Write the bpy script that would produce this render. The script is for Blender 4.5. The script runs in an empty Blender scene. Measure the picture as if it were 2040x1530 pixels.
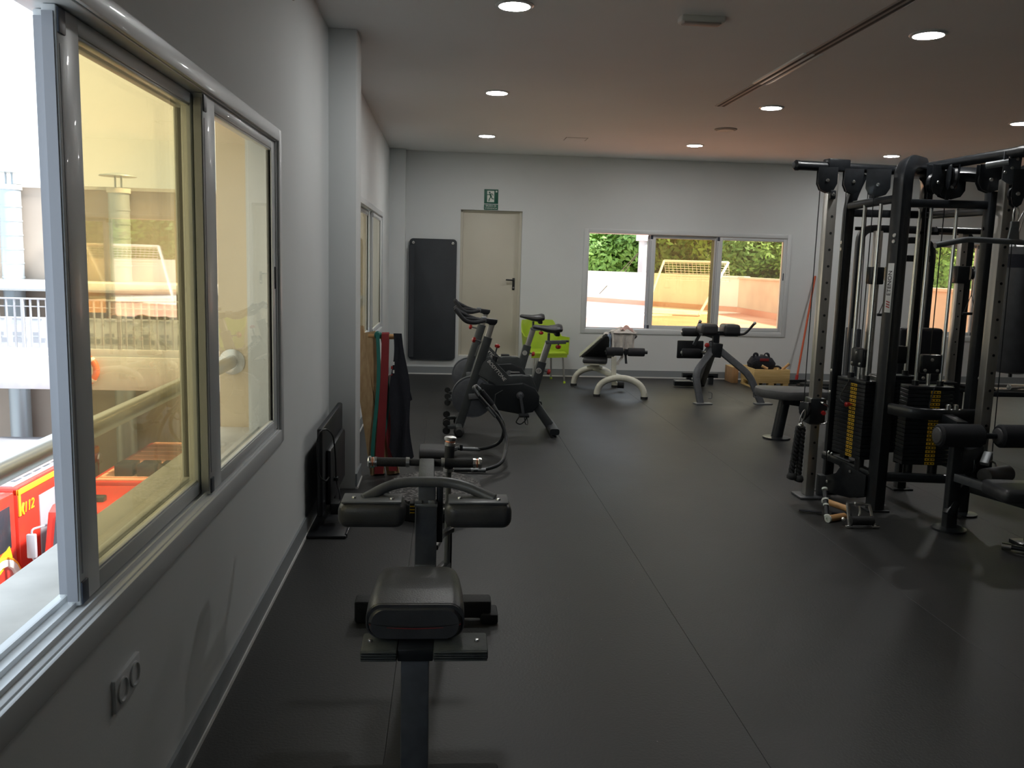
import bpy, bmesh, math, random
from mathutils import Vector, Matrix
random.seed(7)
scene = bpy.context.scene
COL = scene.collection
V = Vector
PI = math.pi

# ------------------------------------------------------------------ camera
cd = bpy.data.cameras.new('camera'); cam = bpy.data.objects.new('camera', cd); COL.objects.link(cam)
cd.sensor_width = 36.0; cd.lens = 1731.7 / 2040 * 36; cd.clip_end = 300; cd.clip_start = 0.05
cam.matrix_world = Matrix(((0.99690709, -0.01728503, -0.07666475, 0.0),
                           (-0.07349398, 0.14048811, -0.98735086, 0.0),
                           (0.02783687, 0.98993147, 0.13878324, 1.55),
                           (0, 0, 0, 1)))
scene.camera = cam

# ------------------------------------------------------------------ world, sun, exposure
world = bpy.data.worlds.new('world'); scene.world = world; world.use_nodes = True
wn = world.node_tree.nodes; wl = world.node_tree.links
bg = wn['Background']
wtc = wn.new('ShaderNodeTexCoord')
wno = wn.new('ShaderNodeTexNoise'); wno.inputs['Scale'].default_value = 2.2; wno.inputs['Detail'].default_value = 5
wmp = wn.new('ShaderNodeMapping'); wmp.inputs['Scale'].default_value = (1, 1, 2.5)
wra = wn.new('ShaderNodeValToRGB')
wra.color_ramp.elements[0].position = 0.32; wra.color_ramp.elements[0].color = (0.56, 0.77, 1.0, 1)
wra.color_ramp.elements[1].position = 0.58; wra.color_ramp.elements[1].color = (0.86, 0.94, 1.0, 1)
wl.new(wtc.outputs['Generated'], wmp.inputs['Vector']); wl.new(wmp.outputs['Vector'], wno.inputs['Vector'])
wl.new(wno.outputs['Fac'], wra.inputs['Fac']); wl.new(wra.outputs['Color'], bg.inputs['Color'])
bg.inputs['Strength'].default_value = 0.85
sd = bpy.data.lights.new('sun_offscreen', 'SUN'); sun = bpy.data.objects.new('sun_offscreen', sd); COL.objects.link(sun)
sd.energy = 4.8; sd.angle = math.radians(6); sd.color = (1.0, 0.96, 0.90)
sun.rotation_euler = V((0.66, -0.10, 0.74)).to_track_quat('Z', 'Y').to_euler()
vs = scene.view_settings
vs.view_transform = 'Standard'; vs.look = 'None'; vs.gamma = 1.0; vs.use_curve_mapping = False
vs.exposure = 1.5
scene.cycles.use_denoising = True
scene.cycles.max_bounces = 10; scene.cycles.diffuse_bounces = 6; scene.cycles.transparent_max_bounces = 24
scene.cycles.sample_clamp_indirect = 6.0
scene.cycles.caustics_reflective = False; scene.cycles.caustics_refractive = False

# ------------------------------------------------------------------ materials
MATS = {}
def mat(name, col, rough=0.5, metal=0.0, noise=0.0, nscale=8.0, bump=0.0, bscale=60.0, col2=None, coat=0.0, spec=0.5, stretch=None):
    m = bpy.data.materials.new(name); m.use_nodes = True
    n = m.node_tree.nodes; l = m.node_tree.links; b = n['Principled BSDF']
    b.inputs['Base Color'].default_value = (*col, 1); b.inputs['Roughness'].default_value = rough
    b.inputs['Metallic'].default_value = metal; b.inputs['Coat Weight'].default_value = coat
    b.inputs['Specular IOR Level'].default_value = spec
    tc = n.new('ShaderNodeTexCoord'); vec = tc.outputs['Object']
    if stretch:
        mp = n.new('ShaderNodeMapping'); mp.inputs['Scale'].default_value = stretch
        l.new(vec, mp.inputs['Vector']); vec = mp.outputs['Vector']
    if noise > 0 or col2:
        t = n.new('ShaderNodeTexNoise'); t.inputs['Scale'].default_value = nscale; t.inputs['Detail'].default_value = 6
        l.new(vec, t.inputs['Vector'])
        r = n.new('ShaderNodeValToRGB')
        c2 = col2 if col2 else tuple(min(1, c * (1 + noise)) for c in col)
        c1 = col if col2 else tuple(c * (1 - noise) for c in col)
        r.color_ramp.elements[0].position = 0.35; r.color_ramp.elements[0].color = (*c1, 1)
        r.color_ramp.elements[1].position = 0.65; r.color_ramp.elements[1].color = (*c2, 1)
        l.new(t.outputs['Fac'], r.inputs['Fac']); l.new(r.outputs['Color'], b.inputs['Base Color'])
    if bump > 0:
        t2 = n.new('ShaderNodeTexNoise'); t2.inputs['Scale'].default_value = bscale; t2.inputs['Detail'].default_value = 4
        l.new(vec, t2.inputs['Vector'])
        bp = n.new('ShaderNodeBump'); bp.inputs['Strength'].default_value = bump; bp.inputs['Distance'].default_value = 0.01
        l.new(t2.outputs['Fac'], bp.inputs['Height']); l.new(bp.outputs['Normal'], b.inputs['Normal'])
    MATS[name] = m
    return m
def emis(name, col, s):
    m = bpy.data.materials.new(name); m.use_nodes = True; n = m.node_tree.nodes
    b = n['Principled BSDF']; b.inputs['Base Color'].default_value = (*col, 1)
    b.inputs['Emission Color'].default_value = (*col, 1); b.inputs['Emission Strength'].default_value = s
    MATS[name] = m; return m
def glass(name, tint, refl=1.0, haze=0.0):
    m = bpy.data.materials.new(name); m.use_nodes = True; n = m.node_tree.nodes; l = m.node_tree.links
    n.remove(n['Principled BSDF']); out = n['Material Output']
    tr = n.new('ShaderNodeBsdfTransparent'); tr.inputs['Color'].default_value = (*tint, 1)
    gl = n.new('ShaderNodeBsdfGlossy'); gl.inputs['Roughness'].default_value = 0.02
    gl.inputs['Color'].default_value = (0.9, 0.86, 0.76, 1)
    fr = n.new('ShaderNodeFresnel'); fr.inputs['IOR'].default_value = 1.5
    mu = n.new('ShaderNodeMath'); mu.operation = 'MULTIPLY'; mu.inputs[1].default_value = refl
    mx = n.new('ShaderNodeMixShader')
    ge = n.new('ShaderNodeNewGeometry'); sb = n.new('ShaderNodeMath'); sb.operation = 'SUBTRACT'; sb.inputs[0].default_value = 1.0
    l.new(ge.outputs['Backfacing'], sb.inputs[1]); m3 = n.new('ShaderNodeMath'); m3.operation = 'MULTIPLY'
    l.new(fr.outputs['Fac'], mu.inputs[0]); l.new(mu.outputs[0], m3.inputs[0]); l.new(sb.outputs[0], m3.inputs[1]); l.new(m3.outputs[0], mx.inputs['Fac'])
    l.new(tr.outputs[0], mx.inputs[1]); l.new(gl.outputs[0], mx.inputs[2]); last = mx
    if haze > 0:
        df = n.new('ShaderNodeBsdfTranslucent'); df.inputs['Color'].default_value = (*tint, 1)
        m2 = n.new('ShaderNodeMixShader'); m2.inputs['Fac'].default_value = haze
        l.new(mx.outputs[0], m2.inputs[1]); l.new(df.outputs[0], m2.inputs[2]); last = m2
    l.new(last.outputs[0], out.inputs['Surface'])
    MATS[name] = m; return m

mat('wall_paint', (0.69, 0.71, 0.71), 0.75, noise=0.02, nscale=1.5, bump=0.05, bscale=180)
mat('ceiling_paint', (0.86, 0.86, 0.855), 0.85, noise=0.02, nscale=0.8, bump=0.03, bscale=120)
mat('skirting', (0.27, 0.29, 0.30), 0.45)
mat('white_bead', (0.75, 0.75, 0.72), 0.4)
mat('alu_white', (0.66, 0.68, 0.69), 0.35, coat=0.1)
mat('alu_dark', (0.05, 0.06, 0.085), 0.4)
mat('black_plastic', (0.012, 0.013, 0.016), 0.4)
mat('black_metal', (0.014, 0.016, 0.019), 0.34, noise=0.2, nscale=30, bump=0.05, bscale=300, coat=0.15)
mat('grey_metal', (0.085, 0.09, 0.10), 0.38, noise=0.12, nscale=25, bump=0.05, bscale=300)
mat('light_grey_metal', (0.20, 0.21, 0.22), 0.35, metal=0.3)
mat('chrome', (0.85, 0.85, 0.83), 0.22, metal=1.0)
mat('brushed', (0.62, 0.60, 0.56), 0.34, metal=0.9, noise=0.08, nscale=40, stretch=(1, 1, 0.05))
mat('steel', (0.62, 0.62, 0.60), 0.3, metal=1.0)
mat('vinyl', (0.045, 0.046, 0.050), 0.36, bump=0.15, bscale=220, noise=0.15, nscale=14)
mat('vinyl_light', (0.075, 0.075, 0.078), 0.5, bump=0.12, bscale=240, noise=0.12, nscale=10)
mat('foam', (0.012, 0.013, 0.017), 0.75, bump=0.2, bscale=200)
mat('rubber', (0.016, 0.017, 0.018), 0.7, bump=0.2, bscale=120)
mat('foot_rubber', (0.050, 0.056, 0.054), 0.55, bump=0.15, bscale=150, noise=0.25, nscale=20)
mat('seam_dark', (0.012, 0.012, 0.012), 0.9)
mat('red_plastic', (0.42, 0.02, 0.018), 0.3, coat=0.3)
mat('red_stitch', (0.30, 0.03, 0.03), 0.7)
mat('orange_ring', (0.75, 0.16, 0.06), 0.4)
mat('copper', (0.70, 0.25, 0.14), 0.3, metal=0.8)
mat('yellow_label', (0.80, 0.50, 0.03), 0.5, noise=0.08, nscale=60)
mat('white_print', (0.80, 0.80, 0.78), 0.5)
mat('bike_grey', (0.052, 0.058, 0.061), 0.42, noise=0.08, nscale=20)
mat('bike_dark', (0.012, 0.015, 0.018), 0.5)
mat('flywheel', (0.13, 0.14, 0.16), 0.42, metal=0.4, noise=0.08, nscale=20)
mat('lime', (0.42, 0.58, 0.04), 0.45, noise=0.05, nscale=10)
mat('cream_metal', (0.66, 0.65, 0.56), 0.38, noise=0.06, nscale=14, coat=0.2)
mat('wood', (0.42, 0.27, 0.13), 0.6, col2=(0.52, 0.36, 0.19), nscale=6, stretch=(9, 9, 0.9), bump=0.08, bscale=30)
mat('pine', (0.60, 0.40, 0.15), 0.6, col2=(0.70, 0.50, 0.22), nscale=5, stretch=(1, 8, 9), bump=0.05, bscale=30)
mat('ply', (0.36, 0.20, 0.09), 0.65, col2=(0.42, 0.25, 0.12), nscale=6, stretch=(9, 9, 1))
mat('handle_wood', (0.58, 0.31, 0.12), 0.5, col2=(0.66, 0.38, 0.16), nscale=12)
mat('red_band', (0.24, 0.016, 0.02), 0.55, noise=0.1, nscale=5)
mat('teal_band', (0.015, 0.17, 0.14), 0.55)
mat('black_cloth', (0.014, 0.015, 0.022), 0.95, bump=0.4, bscale=60)
mat('mat_foam', (0.033, 0.038, 0.045), 0.7, noise=0.1, nscale=3, bump=0.1, bscale=90)
mat('towel', (0.66, 0.62, 0.58), 0.95, noise=0.1, nscale=20, bump=0.6, bscale=70)
mat('towel_pink', (0.62, 0.40, 0.36), 0.95, bump=0.6, bscale=70)
mat('towel_blue', (0.12, 0.19, 0.33), 0.9, col2=(0.45, 0.5, 0.58), nscale=25)
mat('door_paint', (0.60, 0.565, 0.47), 0.5, noise=0.02, nscale=2)
mat('sign_green', (0.012, 0.11, 0.07), 0.45)
mat('sign_white', (0.72, 0.76, 0.70), 0.5)
mat('orange_pole', (0.55, 0.09, 0.03), 0.45)
mat('lens_white', (0.55, 0.55, 0.52), 0.5)
mat('slot_dark', (0.03, 0.028, 0.026), 0.7)
mat('slot_grey', (0.33, 0.30, 0.28), 0.6)
emis('led', (0.97, 0.975, 0.96), 62.0)
glass('yellow_film', (0.93, 0.89, 0.735), 1.7, 0.02)
glass('pale_film', (0.93, 0.855, 0.71), 1.4, 0.02)
# outside
mat('render_cream', (0.70, 0.58, 0.40), 0.85, noise=0.04, nscale=4, bump=0.1, bscale=60)
mat('stone_white', (0.62, 0.60, 0.56), 0.7, noise=0.06, nscale=10)
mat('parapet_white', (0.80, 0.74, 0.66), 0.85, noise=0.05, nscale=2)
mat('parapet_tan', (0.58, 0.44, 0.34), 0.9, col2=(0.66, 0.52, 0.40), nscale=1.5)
mat('terrace_red', (0.60, 0.26, 0.17), 0.85, col2=(0.72, 0.40, 0.29), nscale=0.5)
mat('terrace_pale', (0.80, 0.70, 0.62), 0.85, noise=0.06, nscale=1.0)
mat('wall_beige', (0.46, 0.39, 0.33), 0.9, noise=0.06, nscale=0.6)
mat('bridge_white', (0.55, 0.56, 0.58), 0.6, noise=0.05, nscale=3)
mat('rail_white', (0.42, 0.43, 0.45), 0.45)
mat('duct_metal', (0.45, 0.51, 0.55), 0.4, metal=0.4)
mat('concrete', (0.30, 0.29, 0.28), 0.9, noise=0.12, nscale=1.2)
mat('truck_red', (0.60, 0.038, 0.024), 0.3, coat=0.5)
mat('truck_yellow', (0.85, 0.75, 0.02), 0.4)
mat('truck_orange', (0.85, 0.36, 0.03), 0.4)
mat('truck_grey', (0.28, 0.29, 0.32), 0.45)
mat('truck_dark', (0.03, 0.035, 0.045), 0.25)
mat('truck_white', (0.70, 0.70, 0.68), 0.4)
mat('leaf_a', (0.10, 0.24, 0.03), 0.6, col2=(0.28, 0.44, 0.07), nscale=1.3)
mat('leaf_b', (0.07, 0.17, 0.025), 0.6, col2=(0.20, 0.34, 0.05), nscale=1.3)
mat('bark', (0.12, 0.09, 0.06), 0.9, noise=0.2)
mat('net_white', (0.72, 0.70, 0.66), 0.7)
mat('hill', (0.10, 0.17, 0.05), 0.95, noise=0.2, nscale=0.3)

# floor rubber: speckles, scuffs
def floor_mat():
    m = bpy.data.materials.new('floor_rubber'); m.use_nodes = True; n = m.node_tree.nodes; l = m.node_tree.links
    b = n['Principled BSDF']; b.inputs['Specular IOR Level'].default_value = 0.45
    tc = n.new('ShaderNodeTexCoord')
    t = n.new('ShaderNodeTexNoise'); t.inputs['Scale'].default_value = 1.1; t.inputs['Detail'].default_value = 8; t.inputs['Roughness'].default_value = 0.65
    l.new(tc.outputs['Object'], t.inputs['Vector'])
    r = n.new('ShaderNodeValToRGB')
    r.color_ramp.elements[0].position = 0.3; r.color_ramp.elements[0].color = (0.0175, 0.0180, 0.0185, 1)
    r.color_ramp.elements[1].position = 0.75; r.color_ramp.elements[1].color = (0.031, 0.0305, 0.0295, 1)
    l.new(t.outputs['Fac'], r.inputs['Fac'])
    v = n.new('ShaderNodeTexVoronoi'); v.inputs['Scale'].default_value = 16.0
    l.new(tc.outputs['Object'], v.inputs['Vector'])
    lt = n.new('ShaderNodeMath'); lt.operation = 'LESS_THAN'; lt.inputs[1].default_value = 0.035
    l.new(v.outputs['Distance'], lt.inputs[0])
    t3 = n.new('ShaderNodeTexNoise'); t3.inputs['Scale'].default_value = 5.0
    l.new(tc.outputs['Object'], t3.inputs['Vector'])
    gt = n.new('ShaderNodeMath'); gt.operation = 'GREATER_THAN'; gt.inputs[1].default_value = 0.60
    l.new(t3.outputs['Fac'], gt.inputs[0])
    mu = n.new('ShaderNodeMath'); mu.operation = 'MULTIPLY'
    l.new(lt.outputs[0], mu.inputs[0]); l.new(gt.outputs[0], mu.inputs[1])
    mx = n.new('ShaderNodeMix'); mx.data_type = 'RGBA'
    l.new(mu.outputs[0], mx.inputs[0]); l.new(r.outputs['Color'], mx.inputs[6]); mx.inputs[7].default_value = (0.16, 0.16, 0.15, 1)
    l.new(mx.outputs[2], b.inputs['Base Color'])
    rr = n.new('ShaderNodeMapRange'); rr.inputs[3].default_value = 0.40; rr.inputs[4].default_value = 0.56
    l.new(t.outputs['Fac'], rr.inputs[0]); l.new(rr.outputs[0], b.inputs['Roughness'])
    t2 = n.new('ShaderNodeTexNoise'); t2.inputs['Scale'].default_value = 90; l.new(tc.outputs['Object'], t2.inputs['Vector'])
    bp = n.new('ShaderNodeBump'); bp.inputs['Strength'].default_value = 0.12; bp.inputs['Distance'].default_value = 0.01
    l.new(t2.outputs['Fac'], bp.inputs['Height']); l.new(bp.outputs['Normal'], b.inputs['Normal'])
    MATS['floor_rubber'] = m
floor_mat()
def speckle_mat():
    m = bpy.data.materials.new('speckled_rubber'); m.use_nodes = True; n = m.node_tree.nodes; l = m.node_tree.links
    b = n['Principled BSDF']; b.inputs['Roughness'].default_value = 0.8
    tc = n.new('ShaderNodeTexCoord'); t = n.new('ShaderNodeTexNoise'); t.inputs['Scale'].default_value = 55; t.inputs['Detail'].default_value = 3
    l.new(tc.outputs['Object'], t.inputs['Vector'])
    r = n.new('ShaderNodeValToRGB'); r.color_ramp.elements[0].position = 0.47; r.color_ramp.elements[0].color = (0.03, 0.029, 0.028, 1)
    r.color_ramp.elements[1].position = 0.60; r.color_ramp.elements[1].color = (0.20, 0.19, 0.18, 1)
    l.new(t.outputs['Fac'], r.inputs['Fac']); l.new(r.outputs['Color'], b.inputs['Base Color'])
    MATS['speckled_rubber'] = m
speckle_mat()

# ------------------------------------------------------------------ mesh builder
def fillet(pts, rad, n=6):
    pts = [V(p) for p in pts]; out = [pts[0]]
    for i in range(1, len(pts) - 1):
        a, b, c = pts[i - 1], pts[i], pts[i + 1]
        d1 = (a - b); d2 = (c - b)
        r = min(rad, d1.length * 0.49, d2.length * 0.49)
        p1 = b + d1.normalized() * r; p2 = b + d2.normalized() * r
        for k in range(n + 1):
            t = k / n
            out.append((1 - t) ** 2 * p1 + 2 * t * (1 - t) * b + t * t * p2)
    out.append(pts[-1]); return out
def circ(r, n=12, sx=1.0, sy=1.0):
    return [(r * sx * math.cos(2 * PI * k / n), r * sy * math.sin(2 * PI * k / n)) for k in range(n)]
def rrect(w, h, r=0.006, n=2):
    out = []
    for cx, cy, a0 in ((w/2 - r, h/2 - r, 0), (-w/2 + r, h/2 - r, PI/2), (-w/2 + r, -h/2 + r, PI), (w/2 - r, -h/2 + r, 1.5*PI)):
        for k in range(n + 1):
            a = a0 + PI/2 * k / n
            out.append((cx + r * math.cos(a), cy + r * math.sin(a)))
    return out
class B:
    def __init__(s): s.bm = bmesh.new()
    def box(s, c, sz, R=None, bev=0.0, seg=2):
        M = Matrix.Translation(V(c)) @ (R.to_4x4() if R is not None else Matrix()) @ Matrix.Diagonal((sz[0], sz[1], sz[2], 1))
        r = bmesh.ops.create_cube(s.bm, size=1.0, matrix=M)
        if bev > 0:
            ed = list({e for v in r['verts'] for e in v.link_edges})
            bmesh.ops.bevel(s.bm, geom=ed, offset=bev, segments=seg, affect='EDGES', profile=0.5, clamp_overlap=True)
        return s
    def mm(s, a, b, bev=0.0, seg=2):
        return s.box([(a[i] + b[i]) / 2 for i in range(3)], [abs(b[i] - a[i]) for i in range(3)], None, bev, seg)
    def sweep(s, pts, prof, up=(0, 0, 1), caps=True, scale=None):
        pts = [V(p) for p in pts]; n = len(pts); rings = []
        up = V(up); prevx = None
        for i, p in enumerate(pts):
            t = (pts[min(i + 1, n - 1)] - pts[max(i - 1, 0)]).normalized()
            if prevx is None:
                x = up.cross(t)
                if x.length < 1e-3: x = V((1, 0, 0)).cross(t)
                if x.length < 1e-3: x = V((0, 1, 0)).cross(t)
            else:
                x = prevx - t * prevx.dot(t)
            x.normalize(); y = t.cross(x); prevx = x
            k = scale[i] if scale else 1.0
            rings.append([s.bm.verts.new(p + x * (a * k) + y * (b * k)) for a, b in prof])
        m = len(prof)
        for i in range(n - 1):
            for j in range(m):
                s.bm.faces.new((rings[i][j], rings[i][(j + 1) % m], rings[i + 1][(j + 1) % m], rings[i + 1][j]))
        if caps:
            s.bm.faces.new(rings[0][::-1]); s.bm.faces.new(rings[-1])
        return s
    def tube(s, pts, r, n=12, fil=0, caps=True):
        if fil: pts = fillet(pts, fil)
        return s.sweep(pts, circ(r, n), caps=caps)
    def cyl(s, a, b, r, n=16): return s.sweep([a, b], circ(r, n))
    def bar(s, a, b, w, h, up=(0, 0, 1), r=0.004, fil=0):
        pts = [a, b] if not isinstance(a, list) else a
        if fil: pts = fillet(pts, fil)
        return s.sweep(pts, rrect(w, h, min(r, w * .3, h * .3)), up)
    def lathe(s, prof, o=(0, 0, 0), axis=(0, 0, 1), n=20):
        q = V(axis).normalized().to_track_quat('Z', 'Y').to_matrix(); o = V(o); rings = []
        for r, z in prof:
            if r < 1e-6: rings.append([s.bm.verts.new(o + q @ V((0, 0, z)))])
            else: rings.append([s.bm.verts.new(o + q @ V((r * math.cos(2*PI*k/n), r * math.sin(2*PI*k/n), z))) for k in range(n)])
        for i in range(len(rings) - 1):
            A, Bq = rings[i], rings[i + 1]
            for k in range(n):
                k2 = (k + 1) % n
                if len(A) == 1 and len(Bq) == 1: continue
                if len(A) == 1: s.bm.faces.new((A[0], Bq[k], Bq[k2]))
                elif len(Bq) == 1: s.bm.faces.new((A[k], A[k2], Bq[0]))
                else: s.bm.faces.new((A[k], A[k2], Bq[k2], Bq[k]))
        if len(rings[0]) > 1: s.bm.faces.new(rings[0][::-1])
        if len(rings[-1]) > 1: s.bm.faces.new(rings[-1])
        return s
    def prism(s, poly, o, u, v, th, bev=0.0):
        o = V(o); u = V(u); v = V(v); w = u.cross(v).normalized() * (th / 2)
        A = [s.bm.verts.new(o + u * a + v * b + w) for a, b in poly]
        C = [s.bm.verts.new(o + u * a + v * b - w) for a, b in poly]
        n = len(poly); fs = [s.bm.faces.new(A), s.bm.faces.new(C[::-1])]
        for i in range(n): s.bm.faces.new((A[i], C[i], C[(i + 1) % n], A[(i + 1) % n]))
        if bev:
            ed = list({e for f in fs for e in f.edges})
            bmesh.ops.bevel(s.bm, geom=ed, offset=bev, segments=2, affect='EDGES', profile=0.5, clamp_overlap=True)
        return s
    def ball(s, c, r, n=14):
        r = (r, r, r) if isinstance(r, (int, float)) else r
        bmesh.ops.create_uvsphere(s.bm, u_segments=n, v_segments=max(6, n // 2), radius=1.0, matrix=Matrix.Translation(V(c)) @ Matrix.Diagonal((*r, 1)))
        return s
    def surf(s, fn, nu, nv, th=0.004):
        g = [[V(fn(i / nu, j / nv)) for j in range(nv + 1)] for i in range(nu + 1)]
        def nrm(i, j):
            a = g[min(i + 1, nu)][j] - g[max(i - 1, 0)][j]; b = g[i][min(j + 1, nv)] - g[i][max(j - 1, 0)]
            c = a.cross(b); return c.normalized() if c.length > 1e-9 else V((0, 0, 1))
        A = [[s.bm.verts.new(g[i][j] + nrm(i, j) * th / 2) for j in range(nv + 1)] for i in range(nu + 1)]
        C = [[s.bm.verts.new(g[i][j] - nrm(i, j) * th / 2) for j in range(nv + 1)] for i in range(nu + 1)]
        for i in range(nu):
            for j in range(nv):
                s.bm.faces.new((A[i][j], A[i+1][j], A[i+1][j+1], A[i][j+1])); s.bm.faces.new((C[i][j], C[i][j+1], C[i+1][j+1], C[i+1][j]))
        for i in range(nu):
            for j, f in ((0, 0), (nv, 1)):
                q = (A[i][j], C[i][j], C[i+1][j], A[i+1][j]); s.bm.faces.new(q if not f else q[::-1])
        for j in range(nv):
            for i, f in ((0, 1), (nu, 0)):
                q = (A[i][j], C[i][j], C[i][j+1], A[i][j+1]); s.bm.faces.new(q if not f else q[::-1])
        return s
ROOTM = {}
def obj(name, b, m, parent=None, world=True, smooth=True, kind=None, label=None):
    me = bpy.data.meshes.new(name)
    bmesh.ops.recalc_face_normals(b.bm, faces=b.bm.faces[:])
    b.bm.to_mesh(me); b.bm.free()
    o = bpy.data.objects.new(name, me); COL.objects.link(o)
    me.materials.append(MATS[m])
    if smooth:
        for p in me.polygons: p.use_smooth = True
        try: me.set_sharp_from_angle(angle=math.radians(38))
        except Exception: pass
    if parent is not None:
        o.parent = parent
        r = ROOTM.get(parent.name)
        if r is not None:
            if world: me.transform(r.inverted())
            ROOTM[o.name] = r
    if kind: o['kind'] = kind
    if label: o['label'] = label
    return o
def thing(name, label, cat, loc=(0, 0, 0), rz=0.0, group=None, kind=None):
    o = bpy.data.objects.new(name, None); COL.objects.link(o); o.empty_display_size = 0.1
    o.location = loc; o.rotation_euler = (0, 0, rz)
    ROOTM[o.name] = Matrix.Translation(V(loc)) @ Matrix.Rotation(rz, 4, 'Z')
    if label: o['label'] = label
    if cat: o['category'] = cat
    if group: o['group'] = group
    if kind: o['kind'] = kind
    return o
def tag(o, label, cat, group=None):
    o['label'] = label; o['category'] = cat
    if group: o['group'] = group
    return o
def share(src, name, loc=(0, 0, 0), parent=None, rot=None):
    c = src.copy(); c.name = name; COL.objects.link(c)
    if parent is not None: c.parent = parent
    c.location = loc
    if rot is not None: c.rotation_euler = rot
    if parent is not None and parent.name in ROOTM: ROOTM[c.name] = ROOTM[parent.name]
    return c
def copy_tree(o, parent=None):
    c = o.copy(); COL.objects.link(c); c.parent = parent
    for ch in list(o.children): copy_tree(ch, c)
    return c
def text(name, body, size, m, parent, o, xdir, ydir, ext=0.0008, align='CENTER', shear=0.0):
    cu = bpy.data.curves.new(name, 'FONT'); cu.body = body; cu.size = size; cu.extrude = ext
    cu.align_x = align; cu.align_y = 'CENTER'; cu.resolution_u = 3; cu.shear = shear
    t = bpy.data.objects.new('tmp', cu); COL.objects.link(t)
    bpy.context.view_layer.update()
    me = bpy.data.meshes.new_from_object(t.evaluated_get(bpy.context.evaluated_depsgraph_get()))
    bpy.data.objects.remove(t)
    x = V(xdir).normalized(); y = V(ydir); y = (y - x * y.dot(x)).normalized(); z = x.cross(y)
    M = Matrix(((x.x, y.x, z.x, o[0]), (x.y, y.y, z.y, o[1]), (x.z, y.z, z.z, o[2]), (0, 0, 0, 1)))
    me.transform(M); me.materials.clear(); me.materials.append(MATS[m])
    ob = bpy.data.objects.new(name, me); COL.objects.link(ob)
    if parent is not None:
        ob.parent = parent; r = ROOTM.get(parent.name)
        if r is not None: me.transform(r.inverted()); ROOTM[ob.name] = r
    return ob
def RX(a): return Matrix.Rotation(a, 3, 'X')
def RY(a): return Matrix.Rotation(a, 3, 'Y')
def RZ(a): return Matrix.Rotation(a, 3, 'Z')
# ------------------------------------------------------------------ room shell
XL, YF, H, XR, YB = -0.77, 11.87, 2.975, 10.5, -2.6
def wall_x(name, x0, x1, y0, y1, z0, z1, holes, m='wall_paint'):
    """wall slab lying along Y (x0..x1 thick) with rectangular holes (ya, yb, za, zb)"""
    b = B(); y = y0
    for ya, yb, za, zb in sorted(holes):
        b.mm((x0, y, z0), (x1, ya, z1)); b.mm((x0, ya, z0), (x1, yb, za)); b.mm((x0, ya, zb), (x1, yb, z1)); y = yb
    b.mm((x0, y, z0), (x1, y1, z1))
    return obj(name, b, m, kind='structure', smooth=False)
def wall_y(name, y0, y1, x0, x1, z0, z1, holes, m='wall_paint'):
    b = B(); x = x0
    for xa, xb, za, zb in sorted(holes):
        b.mm((x, y0, z0), (xa, y1, z1)); b.mm((xa, y0, z0), (xb, y1, za)); b.mm((xa, y0, zb), (xb, y1, z1)); x = xb
    b.mm((x, y0, z0), (x1, y1, z1))
    return obj(name, b, m, kind='structure', smooth=False)
W1 = (0.62, 4.07, 0.735, 2.065); W2 = (7.15, 10.45, 0.735, 2.04)
wall_x('wall_left', XL - 0.14, XL, YB - 0.2, YF + 0.2, 0, H, [W1, W2])
W3 = (1.90, 4.69, 0.665, 1.985); W4 = (6.62, 9.41, 0.665, 1.985)
wall_y('wall_back', YF, YF + 0.2, XL - 0.14, XR + 0.2, 0, H, [W3, W4, (0.17, 1.0, 0.25, 2.23)])
wall_x('wall_right', XR, XR + 0.2, YB - 0.2, YF, 0, H, [])
wall_y('wall_front', YB - 0.2, YB, XL, XR, 0, H, [])
fl = obj('floor', B().mm((XL - 0.14, YB - 0.2, -0.2), (XR + 0.2, YF + 0.2, -0.008)), 'seam_dark', kind='structure', smooth=False)
xs = [XL, -0.17] + [1.04 + 1.21 * k for k in range(8)]
xs = [x for x in xs if x < XR - 0.3] + [XR]
for i in range(len(xs) - 1):
    obj('floor_sheet', B().mm((xs[i] + 0.0004, YB, -0.0085), (xs[i + 1] - 0.0004, YF, 0.0), bev=0.0010, seg=1), 'floor_rubber', fl, smooth=False)
obj('ceiling', B().mm((XL - 0.14, YB - 0.2, H), (XR + 0.2, YF + 0.2, H + 0.15)), 'ceiling_paint', kind='structure', smooth=False)
pil = obj('trim_1', B().mm((XL - 0.02, 5.79, 0), (-0.594, 6.095, H), bev=0.004), 'wall_paint', kind='structure')
pil2 = obj('trim_2', B().mm((XL - 0.02, 11.70, 0), (-0.562, YF + 0.02, H), bev=0.004), 'wall_paint', kind='structure')
def skirt(name, a, b_, n, runs):
    """runs: list of ((x0,y0),(x1,y1)) with n = inward normal"""
    b = B(); w = B()
    for (x0, y0), (x1, y1), nx, ny in runs:
        b.mm((min(x0, x1), min(y0, y1), 0.014), (max(x0, x1) + nx * 0.012 if nx > 0 else max(x0, x1), max(y0, y1), 0.105)) if nx else b.mm((x0, y0 - 0.012, 0.014), (x1, y0, 0.105))
        w.mm((x0, y0, 0.0), (x0 + nx * 0.017, y1, 0.016)) if nx else w.mm((x0, y0 - 0.017, 0.0), (x1, y0, 0.016))
    o = obj(name, b, 'skirting', kind='structure', smooth=False)
    obj('floor_bead', w, 'white_bead', o, smooth=False)
skirt('baseboard_left', 0, 0, 0, [((XL, YB), (XL, 5.79), 1, 0), ((-0.594, 5.79), (-0.594, 6.095), 1, 0), ((XL, 6.095), (XL, 11.70), 1, 0)])
skirt('baseboard_back', 0, 0, 0, [((-0.562, YF), (XR, YF), 0, -1)])

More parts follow.
